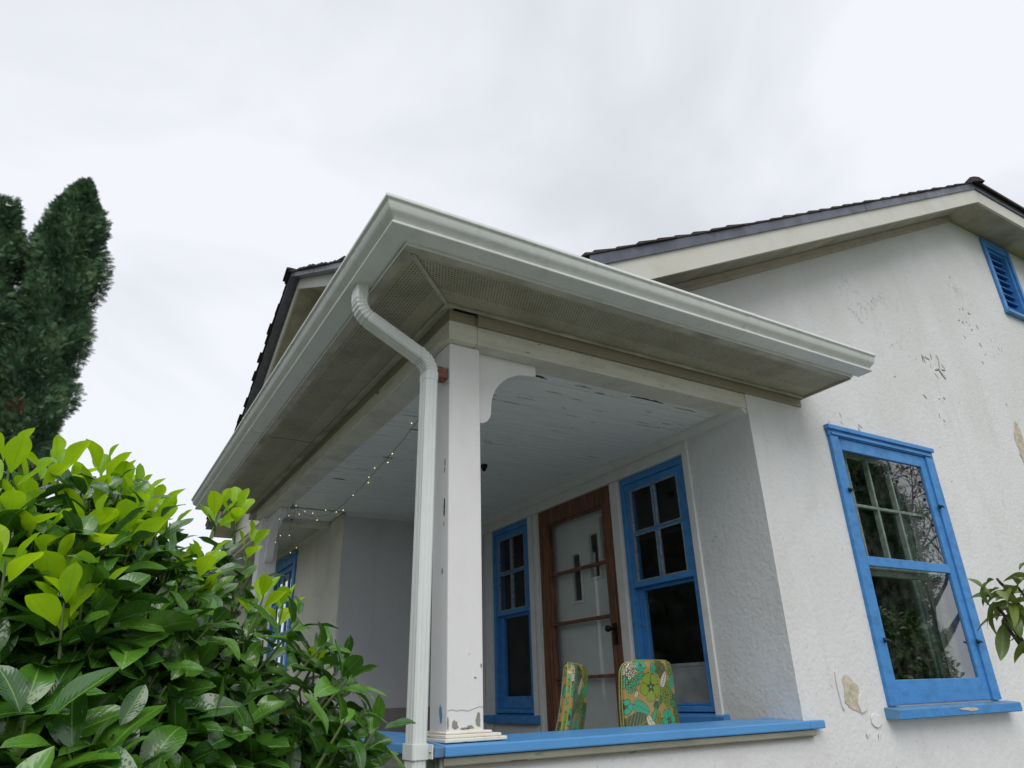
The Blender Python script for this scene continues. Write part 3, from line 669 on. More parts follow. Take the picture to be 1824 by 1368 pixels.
mb.box(1.028, 1.032-.001, 2.398, 2.482, zc-.024, zc+.024); mb.box(1.031, 1.086, 2.3965, 2.400, zc-.024, zc+.024); mb.box(1.031, 1.086, 2.480, 2.4835, zc-.024, zc+.024)
mb.box(1.0855, 1.0895, 2.366, 2.3995, zc-.022, zc+.022); mb.box(1.0855, 1.0895, 2.4805, 2.515, zc-.022, zc+.022)
strap = part('strap', mb, 'downspout_enamel', ds, .0015)
for y in (2.381, 2.499): mb = MB(); mb.sphere((1.084, y, zc), .0055, 8); part('screw', mb, 'metal_grey', ds)
# ---------------- roofs
def slope(mb, P, a_r, z_r, a_e, s, b0, b1, th=.016, exp=.135, jit=.008, seed=1):
    """stepped shingle courses: from ridge (a_r,z_r) falling with slope s to a_e; P(a,b,z)->point"""
    r = random.Random(seed); sg = 1 if a_e > a_r else -1; Ltot = abs(a_e-a_r); n = int(Ltot/exp)+1
    for i in range(n):
        a0 = a_r+sg*min(i*exp, Ltot); a1 = a_r+sg*min((i+1)*exp+.015, Ltot+.02)
        za = z_r-s*abs(a0-a_r); zb_ = z_r-s*abs(a1-a_r); j0 = r.uniform(-jit, jit); j1 = r.uniform(-jit, jit); t0 = .006; t1 = th+.008+r.uniform(-.003, .004)
        q = [(a0, za), (a1, zb_), (a1, zb_+t1), (a0, za+t0)]
        v = [P(a, b0+j0, z) for a, z in q]+[P(a, b1+j1, z) for a, z in q]
        mb.add(v, [(3, 2, 1, 0), (4, 5, 6, 7), (0, 1, 5, 4), (1, 2, 6, 5), (2, 3, 7, 6), (3, 0, 4, 7)])
PX = lambda a, b, z: (a, b, z)
PY = lambda a, b, z: (b, a, z)
FY0 = 2.11; XS = 11.98
def rake(z_a, z_b, xl=1.72, xr=XS):
    """band that follows the clipped gable between two heights above the soffit line"""
    return [(xl, zs(xl)+z_a), (RL, zs(RL)+z_a), (RR, zs(RR)+z_a), (xr, zs(xr)+z_a), (xr, zs(xr)+z_b), (RR, zs(RR)+z_b), (RL, zs(RL)+z_b), (xl, zs(xl)+z_b)]
mb = MB(); mb.prism(rake(.012, .175), FX, FY0+.022, 12.3)
roof = part('roof', mb, 'gable_soffit', house)
mb = MB(); zr = 3.985
slope(mb, PX, RL, zr, 1.70, .496, FY0-.025, 12.3, seed=3, th=.007); slope(mb, PX, RR, zr, XS+.02, .496, FY0-.025, 12.3, seed=4, th=.007)
ap = zr+.78*.496; yb = FY0-.025
for a, q in ((RL-.02, RX), (RR+.02, RX)):     # upper planes each side of the ridge
    v = [(a, yb+.03, zr), (q, yb+.80, ap), (q, 12.3, ap), (a, 12.3, zr)]; mb.add(v+[(p[0], p[1], p[2]+.02) for p in v], [(0, 1, 2, 3), (4, 5, 6, 7), (0, 1, 5, 4), (3, 0, 4, 7)])
for i in range(6):                            # little hip over the clipped gable
    t0, t1 = i/6, (i+1)/6; w0, w1 = .80*(1-t0), .80*(1-t1); r_ = .015 if i % 2 else .011
    v = [(RX-w0, yb-.02+.80*t0, zr-.01+.387*t0), (RX+w0, yb-.02+.80*t0, zr-.01+.387*t0), (RX+w1, yb+.80*t1, zr+.387*t1), (RX-w1, yb+.80*t1, zr+.387*t1)]
    mb.add(v+[(p[0], p[1], p[2]+(r_+.012 if k < 2 else .008)) for k, p in enumerate(v)], [(0, 1, 2, 3), (4, 5, 6, 7), (0, 1, 5, 4), (1, 2, 6, 5), (3, 0, 4, 7)])
for sg in (-1, 1):                            # caps along the hips
    for i in range(7):
        t0, t1 = i/7, (i+1)/7+.02; c0 = Vector((RX+sg*.80*(1-t0), yb-.02+.80*t0, zr+.032+.387*t0)); c1 = Vector((RX+sg*.80*(1-t1), yb-.02+.80*t1, zr+.020+.387*t1))
        v = []
        for c in (c0, c1):
            for (du, dz) in ((-.07, -.045), (-.035, .0), (0, .008), (.035, .0), (.07, -.045)): v.append((c.x+du, c.y-du*sg*-.6, c.z+dz))
        mb.add(v, [(0, 1, 6, 5), (1, 2, 7, 6), (2, 3, 8, 7), (3, 4, 9, 8), (0, 1, 2, 3, 4), (5, 6, 7, 8, 9)])
for k in range(54):
    y = FY0+.78+k*.17; mb.prism([(RX-.14, ap-.047), (RX, ap+.030+.004*(k % 2)), (RX+.14, ap-.047), (RX+.14, ap-.030), (RX, ap+.050+.004*(k % 2)), (RX-.14, ap-.030)], FX, y, y+.168)
part('shingles', mb, 'shingle', roof)
mb = MB(); mb.prism(rake(-.012, .128), FX, FY0, FY0+.021)
part('fascia', mb, 'cream_fascia', roof)
mb = MB(); mb.prism(rake(.122, .182, 1.71), FX, FY0-.012, FY0-.001)
mb.prism([(4.2, zs(4.2)+.119), (4.19, zs(4.19)+.119), (4.19, zs(4.19)+.1825), (4.2, zs(4.2)+.1825)], FX, FY0-.0145, FY0-.0005)
part('drip_edge', mb, 'drip_metal', roof)
mb = MB()
mb.prism([(RL, zs(RL)-.045), (1.72, zs(1.72)-.045), (1.72, zs(1.72)+.008), (RL, zs(RL)+.008)], FX, YB-.028, YB-.001)
mb.prism([(RL-.02, zs(RL-.02)-.022), (1.72, zs(1.72)-.022), (1.72, zs(1.72)+.009), (RL-.02, zs(RL-.02)+.009)], FX, YB-.045, YB-.0285)
part('rake_moulding', mb, 'brown_trim', roof)
# gable of the wing
FX2 = 1.50
mb = MB(); ylo, yhi = 4.15, 11.2
mb.prism([(ylo, z2(ylo)+.012), (G2, z2(G2)+.012), (yhi, z2(yhi)+.012), (yhi, z2(yhi)+.165), (G2, z2(G2)+.165), (ylo, z2(ylo)+.165)], FY, FX2+.024, 7.6)
roof2 = part('wing_roof', mb, 'gable_soffit', house)
mb = MB(); zr2 = z2(G2)+.175
slope(mb, PY, G2, zr2, ylo, .52, FX2-.13, 7.6, seed=8, jit=.02); slope(mb, PY, G2, zr2, yhi, .52, FX2-.13, 7.6, seed=9, jit=.02)
for k in range(36):
    x = FX2-.155+k*.17; mb.prism([(G2-.15, zr2-.05), (G2, zr2+.034), (G2+.15, zr2-.05), (G2+.15, zr2-.03), (G2, zr2+.058), (G2-.15, zr2-.03)], FY, x, x+.168)
part('shingles', mb, 'shingle', roof2)
mb = MB()
for ye_ in (ylo, yhi): mb.prism([(G2, z2(G2)-.012), (ye_, z2(ye_)-.012), (ye_, z2(ye_)+.128), (G2, z2(G2)+.128)], FY, FX2, FX2+.022)
part('fascia', mb, 'cream_fascia', roof2)
mb = MB()
for ye_ in (ylo, yhi): mb.prism([(G2, z2(G2)+.118), (ye_, z2(ye_)+.118), (ye_, z2(ye_)+.172), (G2, z2(G2)+.172)], FY, FX2-.10, FX2-.001)
part('drip_edge', mb, 'drip_metal', roof2)
# low porch roof behind the gutter
mb = MB()
a_ = XB-.40; b_ = YB-.40; z_ = 1.645
v = [(a_, b_, z_), (3.45, b_, z_), (3.45, 2.399, z_+.10), (a_+.40, 2.399, z_+.10), (1.78, 6.45, z_+.257), (a_, 6.45, z_), (1.78, 2.399+.63, z_+.257)]
mb.add(v, [(0, 1, 2, 3), (0, 3, 6, 4, 5)])
pr = part('porch_roof', mb, 'shingle', house); so = pr.modifiers.new('solid', 'SOLIDIFY'); so.thickness = .02; so.offset = -1
# ---------------- worn plaster on the gable wall
def blob(mb, cx, cz, rx, rz, y, t, seed, n=22, rough=.28, mi=0, rot=0):
    r = random.Random(seed); ph = [r.uniform(0, 6.28) for _ in range(5)]; am = [r.uniform(.3, 1)*rough/(k+1) for k in range(5)]
    p = []
    for i in range(n):
        a = 2*math.pi*i/n; q = 1+sum(am[k]*math.sin((k+2)*a+ph[k]) for k in range(5))+r.uniform(-.06, .06)
        u, v = rx*q*math.cos(a), rz*q*math.sin(a); p.append((cx+u*math.cos(rot)-v*math.sin(rot), cz+u*math.sin(rot)+v*math.cos(rot)))
    mb.prism(p, FX, y, y-t, mi)
for q in ((3.355, -.045, .090, .066, YB-.0005, .003, 5, 34, .30), (6.05, 1.64, .085, .15, YB-.0005, .003, 6, 34, .35), (4.22, -.142, .09, .008, 2.3206, .002, 17)):
    mb = MB(); blob(mb, *q); part('bare_plaster_patch', mb, 'plaster_tan', house)
#, .072, .082, YB-.0005, .003, 5, n=34, rough=.30); blob(mb, 6.05, 1.64, .085, .15, YB-.0005, .003, 6, n=34, rough=.35)
# lifted paint blister round the patches
for cx, cz, rx, rz, sd_, ro in ((3.425, -.085, .028, .055, 3, -.4), (3.275, -.02, .018, .10, 4, 0), (3.505, -.17, .04, .035, 9, .3), (6.08, 1.50, .03, .06, 10, .6)):
    mb = MB(); blob(mb, cx, cz, rx, rz, YB-.001, .007, sd_, rough=.2, rot=ro); part('paint_blister', mb, 'stucco', house, .004, 2)
r = random.Random(21)
def flakes(cx, cz, sx_, sz_, n, sz=.03):
    for k in range(n):
        x = cx+r.gauss(0, sx_); z = cz+r.gauss(0, sz_); ln = sz*r.uniform(.4, 1.3); wd = ln*r.uniform(.06, .17); a = r.uniform(-1.2, 1.2)+R_(-50)
        ca, sa = math.cos(a), math.sin(a)
        P = lambda u, v, d: (x+u*ca-v*sa, YB-.0012-d, z+u*sa+v*ca)
        # dark bared spot and the curled flake hanging beside it
        mb2 = MB(); mb2.add([P(-ln/2, -wd*.25, 0), P(0, -wd*.8, 0), P(ln/2, -wd*.2, 0), P(ln*.45, wd*.3, 0), P(-.1*ln, wd*.65, 0)], [(0, 1, 2, 3, 4)]); part('paint_chip', mb2, 'gap_dark' if k % 4 == 0 else 'chip_grey', house)
        q = [P(-ln/2, wd*.2, .001), P(ln/2, wd*.3, .001), P(ln*.4, wd*1.1, .003), P(-ln*.35, wd*1.2, .0045), P(-ln/2, wd*.25, .002), P(ln/2, wd*.35, .002), P(ln*.4, wd*1.15, .0045), P(-ln*.35, wd*1.25, .006)]
        if r.random() < .6: mb = MB(); mb.add(q, [(0, 1, 2, 3), (4, 5, 6, 7), (0, 1, 5, 4), (1, 2, 6, 5), (2, 3, 7, 6), (3, 0, 4, 7)]); part('paint_flake', mb, 'flake_white', house)
flakes(5.02, 2.16, .10, .03, 8, .06); flakes(5.16, 2.07, .04, .05, 4, .10); flakes(5.80, 2.72, .14, .15, 14, .035); flakes(5.05, 1.83, .16, .06, 6, .035)
flakes(5.9, 2.35, .2, .25, 5, .03); flakes(3.85, 1.50, .10, .03, 5, .05); flakes(4.9, 1.55, .5, .3, 3, .025); flakes(6.0, 1.45, .1, .1, 3, .05); flakes(3.3, -.25, .15, .03, 2, .03)
# chips on the posts
def face_chip(ax, c0, y, z, w__, h__, mat, seed, nm='paint_chip'):
    r = random.Random(seed); p = []
    for i in range(14):
        a = 2*math.pi*i/14; q = 1+r.uniform(-.35, .25); p.append((y+w__*q*math.cos(a), z+h__*q*math.sin(a)))
    mb = MB(); mb.prism(p, FY if ax == 'x' else FX, c0, c0-.0015); return part(nm, mb, mat, post)
for k, (y, z, w__, h__) in enumerate(((2.475, .87, .004, .018), (2.478, .84, .0025, .012), (2.476, .69, .006, .034), (2.483, .665, .003, .010), (2.479, .62, .002, .008), (2.49, .44, .003, .012))):
    face_chip('x', 1.1728, y, z, w__, h__, 'gap_dark' if k % 3 else 'concrete', 60+k)
face_chip('x', 1.1728, 2.49, -.055, .012, .026, 'blue_worn', 80)
for k, (x, z, w__, h__) in enumerate(((1.297, -.08, .010, .026), (1.205, -.092, .012, .014), (1.177, -.085, .003, .018), (1.24, -.104, .02, .004), (1.265, -.10, .012, .007), (1.285, .06, .006, .003), (1.31, .10, .003, .008))):
    face_chip('z', 2.4398, x, z, w__, h__, 'lattice_board', 90+k)
def crack(pts, mat='chip_grey', y=2.4395):
    mb = MB(); a = [(x, z+.0007) for x, z in pts]; b = [(x, z-.0007) for x, z in pts][::-1]; mb.prism(a+b, FX, y, y-.0008); part('paint_crack', mb, mat, post)
crack([(1.175, -.045), (1.195, -.042), (1.21, -.047), (1.23, -.044), (1.255, -.049), (1.28, -.042), (1.30, -.036), (1.317, -.038)])
# peeled gaps along the porch ceiling and beam
r = random.Random(5)
def gapx(x, y, z, l, w__):
    mb = MB(); p = []
    for i in range(8): p.append((x+l*i/7, y-w__*(.3+r.random()*.7)*math.sin(math.pi*(i+.3)/7.6)))
    for i in range(7, -1, -1): p.append((x+l*i/7, y+w__*.25*r.random()))
    mb.add([(a, b, z) for a, b in p]+[(a, b, z+.001) for a, b in p], [tuple(range(len(p))), tuple(range(len(p), 2*len(p)))[::-1]]); part('peeled_spot', mb, 'gap_dark' if w__ > .0135 else 'chip_grey', house)
for (x, y, l, w__) in ((1.67, 2.60, .14, .03), (1.95, 2.60, .13, .02), (2.30, 2.585, .28, .035), (2.1, 2.63, .08, .02), (2.62, 2.6, .2, .02), (1.40, 2.72, .10, .03), (1.33, 3.0, .07, .03), (1.45, 3.55, .12, .02), (1.5, 4.1, .09, .03), (1.36, 4.7, .12, .03)):
    gapx(x, y, 1.4172, l*.8, w__*.6)
for k in range(34): gapx(r.uniform(1.32, 2.85), 2.7+abs(r.gauss(0, .9)), 1.4174, r.uniform(.03, .12), r.uniform(.002, .007))
# ================================================================== fairy lights
sl = thing('string_lights', (1.28, 5.46, 1.40), 'thin wire of small yellow fairy lights sagging under the porch ceiling from a hook', 'string lights')
B = [(1.28, 2.60, 1.385), (1.28, 3.03, 1.26), (1.28, 3.35, 1.195), (1.28, 3.60, 1.16), (1.28, 3.85, 1.12), (1.28, 4.15, 1.10), (1.28, 4.45, 1.105), (1.28, 4.75, 1.15), (1.28, 5.0, 1.22), (1.28, 5.22, 1.30), (1.28, 5.44, 1.40)]
def smooth(pts, n=6):
    P = [Vector(p) for p in pts]; out = []
    for i in range(len(P)-1):
        p0, p1, p2, p3 = P[max(i-1, 0)], P[i], P[i+1], P[min(i+2, len(P)-1)]
        for k in range(n):
            t = k/n; out.append(.5*((2*p1)+(-p0+p2)*t+(2*p0-5*p1+4*p2-p3)*t*t+(-p0+3*p1-3*p2+p3)*t**3))
    return out+[P[-1]]
mb = MB(); mb.tube([v+Vector((rng.uniform(-.004, .004), 0, rng.uniform(-.004, .004))) for v in smooth(B)], .0016, 5)
mb.tube(smooth([(1.28, 5.44, 1.40), (1.30, 5.43, 1.33), (1.275, 5.45, 1.22), (1.30, 5.44, 1.12), (1.27, 5.45, 1.04), (1.21, 5.45, 1.09), (1.19, 5.44, 1.20), (1.195, 5.45, 1.28)]), .0014, 5)
mb.tube([(1.28, 5.44, 1.42), (1.28, 5.44, 1.385), (1.272, 5.43, 1.375)], .003, 6)
for k in range(5): a = k*1.25; mb.tube(smooth([(1.28, 5.44, 1.385), (1.28+.02*math.cos(a), 5.44+.02*math.sin(a), 1.372), (1.28, 5.44, 1.36)], 3), .0018, 5)
wire = part('wire', mb, 'wire', sl)
LB = [(1.28, 3.087, 1.267), (1.28, 3.352, 1.185), (1.28, 3.43, 1.16), (1.28, 3.6, 1.175), (1.28, 3.71, 1.12), (1.28, 3.72, 1.155), (1.28, 3.95, 1.105), (1.28, 4.143, 1.06), (1.28, 4.302, 1.085), (1.28, 4.50, 1.14), (1.28, 4.712, 1.12), (1.28, 4.86, 1.20), (1.28, 5.03, 1.25), (1.28, 5.212, 1.27), (1.28, 5.36, 1.37), (1.267, 5.45, 1.31), (1.194, 5.45, 1.275), (1.207, 5.45, 1.152), (1.188, 5.45, 1.10), (1.30, 5.45, 1.03), (1.273, 5.45, 1.16), (1.36, 5.5, 1.08)]
proto = None
for i, c in enumerate(LB):
    if proto is None:
        mb = MB(); mb.sphere((0, 0, -ZC),   .0031, 8, sz=1.4); proto = part('bulb', mb, 'bulb', None); o = proto; sv = MB(); sv.tube([(0, 0, -ZC+.006), (.003, 0, -ZC+.016)], .0018, 5)
    else: o = proto.copy(); COL.objects.link(o)
    o.parent = sl; o.location = Vector((c[0]+(i % 3-1)*.006, c[1], c[2]+ZC))-sl.location; o.rotation_euler = (rng.uniform(-1, 1), rng.uniform(-1, 1), 0)
# ================================================================== chairs with floral vinyl backs
def pattern(U, V):
    """flowers and leaves printed on the vinyl; U,V metres from the panel's centre"""
    r = random.Random(4)
    n = U.shape; C = np.zeros(n+(3,)); C[:] = (.34, .235, .055)
    dark = np.array((.035, .045, .015))
    def lay(mask, col, edge):
        C[mask] = col; C[edge & mask] = dark
    def flower(cx, cy, R, k, col, cc, rot=0, dep=.22):
        x, y = U-cx, V-cy; rr = np.hypot(x, y); a = np.arctan2(y, x)+rot
        rad = R*(1-dep+dep*np.abs(np.cos(a*k/2))**.6+.04*np.sin(a*7))
        m = rr < rad; e = (rad-rr < .0032) | ((np.abs(np.cos(a*k/2)) < .10) & (rr > R*.25)); lay(m, col, e)
        star = rr < R*(.20+.20*np.abs(np.cos(a*k/2+1.3))**3); C[star] = dark; C[rr < R*.09] = cc
    def leaf(cx, cy, L, W, ang, col, vein):
        x, y = U-cx, V-cy; u = x*math.cos(ang)+y*math.sin(ang); v = -x*math.sin(ang)+y*math.cos(ang); t = u/L
        h = W*np.sqrt(np.clip(1-(2*t)**2, 0, 1))*(1-.35*t); m = (np.abs(t) < .5) & (np.abs(v) < h)
        e = (h-np.abs(v) < .0030); lay(m, col, e)
        vv = m & (np.abs(((u-np.abs(v)*.9)/L*6) % 1-.5) < .07); C[vv] = vein; C[m & (np.abs(v) < .0013)] = vein
    def cluster(cx, cy, R, col):
        for k in range(16):
            a = k*2.4; q = R*math.sqrt(k/16); flower(cx+q*math.cos(a), cy+q*math.sin(a), R*.30, 4, col, (.10, .16, .02), k, .35)
    TE, GR, LI, WH, OL, DG = (.012, .36, .20), (.012, .23, .07), (.20, .29, .015), (.60, .56, .43), (.10, .135, .02), (.035, .055, .02)
    def z2uv(zx, zy): return ((zx-1225)*.000566, .154-(zy-205)*.000407-.0)
    q = lambda zx, zy: z2uv(zx, zy)
    for zx, zy, R, c in ((1370, 580, .055, LI), (960, 430, .045, (.05, .38, .18)), (1200, 900, .05, LI), (1500, 820, .045, OL), (1460, 300, .04, LI), (1300, 290, .04, OL), (960, 300, .04, WH), (1490, 650, .03, GR), (1040, 1180, .06, LI), (1500, 1180, .06, GR), (1300, 1350, .06, OL), (900, 900, .04, OL)):
        cluster(*q(zx, zy), R, c)
    for zx, zy, L, W, a, c, v in ((1340, 420, .085, .022, 1.0, WH, dark), (1460, 450, .075, .022, 1.2, TE, DG), (1205, 290, .055, .018, 1.4, TE, DG), (1040, 720, .10, .030, -.4, TE, DG), (1010, 890, .12, .055, .3, DG, LI), (1125, 900, .085, .022, -1.1, WH, dark), (1210, 700, .045, .018, .6, DG, GR), (1270, 640, .045, .010, 1.3, GR, DG),
                                  (1005, 570, .04, .012, 1.1, WH, dark), (1560, 450, .07, .015, 1.4, TE, DG), (1440, 690, .05, .02, .2, GR, DG), (1070, 380, .06, .015, .1, TE, DG), (1170, 800, .07, .012, 1.0, GR, TE), (1250, 1150, .1, .035, .6, TE, DG), (930, 1100, .09, .03, 1.2, WH, dark)):
        leaf(*q(zx, zy), L, W, a, c, np.array(v))
    flower(*q(1165, 500), .068, 5, LI, (.05, .45, .3), .4); flower(*q(1350, 870), .055, 6, TE, LI, .9, .35); flower(*q(900, 700), .035, 5, TE, DG, .1); flower(*q(1065, 260), .035, 6, TE, DG, .3, .4)
    flower(*q(1120, 1280), .06, 5, LI, TE, .1); flower(*q(1450, 1320), .05, 6, TE, LI, .5)
    return C
def shell(a, b, side, H, Wb, Wt, T_):
    """backrest surface: a,b in [-1,1] grids"""
    h = (b+1)/2; W = Wb+(Wt-Wb)*h; z = H*h
    rc = .055
    top = np.clip((z-(H-rc))/rc, 0, 1); W = W-rc*(1-np.sqrt(np.clip(1-top**2, 0, 1)))
    bot = np.clip((rc-z)/rc, 0, 1); W = W-rc*(1-np.sqrt(np.clip(1-bot**2, 0, 1)))
    x = W*a
    ed = np.minimum(1, np.minimum((W-np.abs(x))/.035, np.minimum(z, H-z)/.035)); ed = np.clip(ed, 0, 1)
    t = T_*(.30+.70*np.sqrt(1-(1-ed)**2)); y = side*t+.035*(x/.2)**2+.02*np.sin(h*3.1)
    return x, y, z
def make_chair(loc, rz, tilt, label):
    t = thing('chair', loc, label, 'chair', 'floral vinyl chairs on the porch'); t.rotation_euler = (0, 0, rz)
    def child(o, rx=0, z=0, y=0): o.parent = t; o.rotation_euler = (rx, 0, 0); o.location = (0, y, z); return o
    n = 200; a = np.linspace(-1, 1, n); A, Bg = np.meshgrid(a, np.linspace(-1, 1, n)); Vs = []; Cs = []; Fs = []
    idx = np.arange(n*n).reshape(n, n); q = np.stack([idx[:-1, :-1], idx[:-1, 1:], idx[1:, 1:], idx[1:, :-1]], -1).reshape(-1, 4)
    for s_, fl in ((-1, False), (1, True)):
        x, y, z = shell(A, Bg, s_, .46, .208, .176, .028); Vs.append(np.stack([x, y, z], -1).reshape(-1, 3)); Cs.append(pattern(s_*-x+(0 if s_ < 0 else .0), z-.306).reshape(-1, 3))
        Fs.append((q if s_ < 0 else q[:, ::-1])+(0 if s_ < 0 else n*n))
    Vv = np.concatenate(Vs); Vv[:, 2] -= ZC
    o = npmesh('backrest', Vv, np.concatenate(Fs), 'vinyl_floral'); at = o.data.color_attributes.new('pattern', 'FLOAT_COLOR', 'POINT')
    C = np.concatenate(Cs); at.data.foreach_set('color', np.concatenate([C, np.ones((len(C), 1))], 1).astype(np.float32).ravel())
    child(o, tilt, .475, .19)
    # rim strip joining the two faces, with piping
    mb = MB(); ring = [(i, j) for i, j in ([(0, k) for k in range(n)]+[(k, n-1) for k in range(1, n)]+[(n-1, k) for k in range(n-2, -1, -1)]+[(k, 0) for k in range(n-2, 0, -1)])]
    F0 = Vs[0].reshape(n, n, 3); F1 = Vs[1].reshape(n, n, 3); v = []
    for i, j in ring: v += [tuple(F0[i, j]), tuple(F1[i, j])]
    m_ = len(ring); mb.add([(p[0], p[1], p[2]-ZC) for p in v], [(2*k, 2*((k+1) % m_), 2*((k+1) % m_)+1, 2*k+1) for k in range(m_)], 0, True)
    child(part('side_band', mb, 'vinyl_rim'), tilt, .475, .19); mb = MB()
    def bead(Fa):
        mb.tube([(Fa[i, j][0], Fa[i, j][1], Fa[i, j][2]-ZC) for i, j in ring[::4]], .0032, 5)
    bead(F0); bead(F1)
    child(part('piping', mb, 'vinyl_piping'), tilt, .475, .19)
    mb = MB(); mb.box(-.21, .21, -.20, .19, .41-ZC, .47-ZC); child(part('seat', mb, 'vinyl_piping', None, .02, 3))
    for sx_ in (-1, 1):
        for sy_ in (-1, 1):
            mb = MB(); mb.tube([(sx_*.17, sy_*.15, .41-ZC), (sx_*.21, sy_*.20, 0-ZC)], [.012, .009], 8); child(part('leg', mb, 'chrome'))
    mb = MB()
    for sx_ in (-1, 1): mb.tube([(sx_*.12, .12, .40-ZC), (sx_*.12, .215, .43-ZC), (sx_*.12, .222, .60-ZC)], .010, 8)
    child(part('back_bracket', mb, 'chrome'))
    return t
FL = -.80
make_chair((2.495, 2.62, FL), R_(7), R_(-4), 'floral vinyl chair with its wide back turned to the ledge')
make_chair((1.715, 2.965, FL), R_(-136), R_(-15), 'floral vinyl chair seen almost edge on, nearer the white post')
# ================================================================== leaves
def leaf_arrays(items, nl=10, nw=4, obov=1.05, fold=.16, full=.62):
    """items rows: base(3) dir(3) normal(3) L W curl rnd"""
    I = np.array(items, float); K = len(I)
    t = np.linspace(0, 1, nl); s = np.linspace(-1, 1, nw+1); Tt, Ss = np.meshgrid(t, s, indexing='ij')
    wd = np.clip(np.sin(np.pi*Tt**obov), 0, 1)**full; wd[0] = .04; wd[-1] = .0
    Tt = Tt.ravel(); Ss = Ss.ravel(); wd = wd.ravel()
    D = I[:, 3:6]; D /= np.linalg.norm(D, axis=1, keepdims=True); Nn = I[:, 6:9]; Nn = Nn-(Nn*D).sum(1, keepdims=True)*D; Nn /= np.linalg.norm(Nn, axis=1, keepdims=True)
    S = np.cross(D, Nn); Ln, Wn, cu, rd = I[:, 9], I[:, 10], I[:, 11], I[:, 12]
    ang = cu[:, None]*Tt[None]                            # bend along the blade
    safe = np.where(np.abs(cu) < 1e-3, 1e-3, cu)[:, None]
    al = np.sin(safe*Tt[None])/safe; dn = (1-np.cos(safe*Tt[None]))/safe
    wav = .05*np.sin(Tt[None]*9+rd[:, None]*20)*np.abs(Ss)[None]
    up = (fold*np.abs(Ss)*wd)[None]*Wn[:, None]/Ln[:, None]*1.0+wav*wd[None]*.6
    P = I[:, None, 0:3]+D[:, None]*(Ln[:, None]*al)[..., None]-Nn[:, None]*(Ln[:, None]*dn)[..., None]+Nn[:, None]*(Ln[:, None]*up)[..., None]+S[:, None]*(Wn[:, None]*.5*wd[None]*Ss[None])[..., None]
    m = nw+1; q = np.array([(i*m+j, i*m+j+1, (i+1)*m+j+1, (i+1)*m+j) for i in range(nl-1) for j in range(nw)])
    Fc = (q[None]+(np.arange(K)*nl*m)[:, None, None]).reshape(-1, 4)
    uv = np.tile(np.stack([(Ss+1)/2, Tt], -1), (K, 1)); return P.reshape(-1, 3), Fc, uv, np.repeat(rd, nl*m)
def unit(v): return np.array(v, float)/np.linalg.norm(v)
def shoot(base, ax, n, L0, W_, items, stems, young, r, slen=.12):
    ax = unit(ax); a = unit(np.cross(ax, (0.3, .9, .1))); b = np.cross(ax, a); ph = r.uniform(0, 6.3); base = np.array(base)
    stems.append((base-ax*slen*.9, base, base+ax*slen*.6, .0026 if young else .0034))
    for k in range(n):
        f = k/max(1, n-1); ph += 2.4+r.uniform(-.25, .25); ra = a*math.cos(ph)+b*math.sin(ph)
        op = (.95-.62*f)+r.uniform(-.14, .14)
        if not young: op = (1.35-.65*f)+r.uniform(-.2, .2)
        d = ax*math.cos(op)+ra*math.sin(op); nrm = ax*math.sin(op)-ra*math.cos(op)
        nrm = nrm+np.array([r.uniform(-.3, .3) for _ in range(3)])*.6
        L = L0*(r.uniform(.78, 1.12))*(1-.35*f**2)
        p = base+ax*(slen*(f-.35)*.9)+ra*.006+d*.012
        items.append([*p, *d, *nrm, L, L*W_*r.uniform(.85, 1.12), r.uniform(-.15, .35) if young else r.choice((r.uniform(.0, .6), r.uniform(.4, 1.5))), r.random()])
# ---- cherry laurel in front, left
lr = random.Random(12)
def top_at(a):      # tangent of elevation of the crown along direction a=x/y, as seen over the near side
    xs = [(-.6, .20), (-.25, .235), (-.117, .225), (-.06, .205), (0, .255), (.05, .20), (.10, .155), (.17, .135), (.20, .09), (.245, .045), (.30, -.01), (.36, -.045), (.40, -.10), (.46, -.35), (.6, -.8)]
    for (x0, z0), (x1, z1) in zip(xs[:-1], xs[1:]):
        if a <= x1: return z0+(z1-z0)*max(0, (a-x0)/(x1-x0))
    return -.8
mat_items = []; yng_items = []; stems = []
CX = np.array([-.05, 1.95])
def crown_z(x, y):
    a = x/y; a = a+.055*min(1, max(0, (a-.08)/.08)); d = math.hypot(x, y); base = top_at(a)*1.9
    back = max(0, (y-2.05))*.9; front = max(0, 1.75-y); return base-back*.5-front*1.15-.02
cnt = 0
while cnt < 900:
    y = lr.uniform(1.12, 2.25); x = lr.uniform(-.62, .80)
    if x/y > .33 or math.hypot(x, y) < 1.16: continue
    zt = crown_z(x, y); dep = abs(lr.gauss(0, .10)) if lr.random() < .6 else lr.uniform(0, .8)
    z = zt-dep
    if z < -.55 or (y > 1.9 and dep > .35): continue
    nx = unit(np.array([(.5 if x/y > .12 else .05)+lr.gauss(0, .35), -.45+lr.gauss(0, .35)-dep*.4, 1.15+lr.gauss(0, .2)]))
    if y > 1.95: nx = unit(nx+np.array([0, .45, .3]))
    big = lr.uniform(.12, .155) if y < 1.45 else lr.uniform(.10, .135) if y < 1.7 else lr.uniform(.080, .110)
    if dep > .12 or lr.random() < .45: shoot((x, y, z), nx, lr.randint(6, 9), big*1.0, .50, mat_items, stems, False, lr)
    else:
        shoot((x, y, z-.05), nx, lr.randint(4, 6), big, .50, mat_items, stems, False, lr)
        if lr.random() < (.9 if (x/y < .08 and z > .22) else .7 if z > .20 else .04): shoot((x, y, z+.01), unit(nx+np.array([0, .1, .7])), lr.randint(4, 6), big*.74, .56, yng_items, stems, True, lr, .07)
    cnt += 1
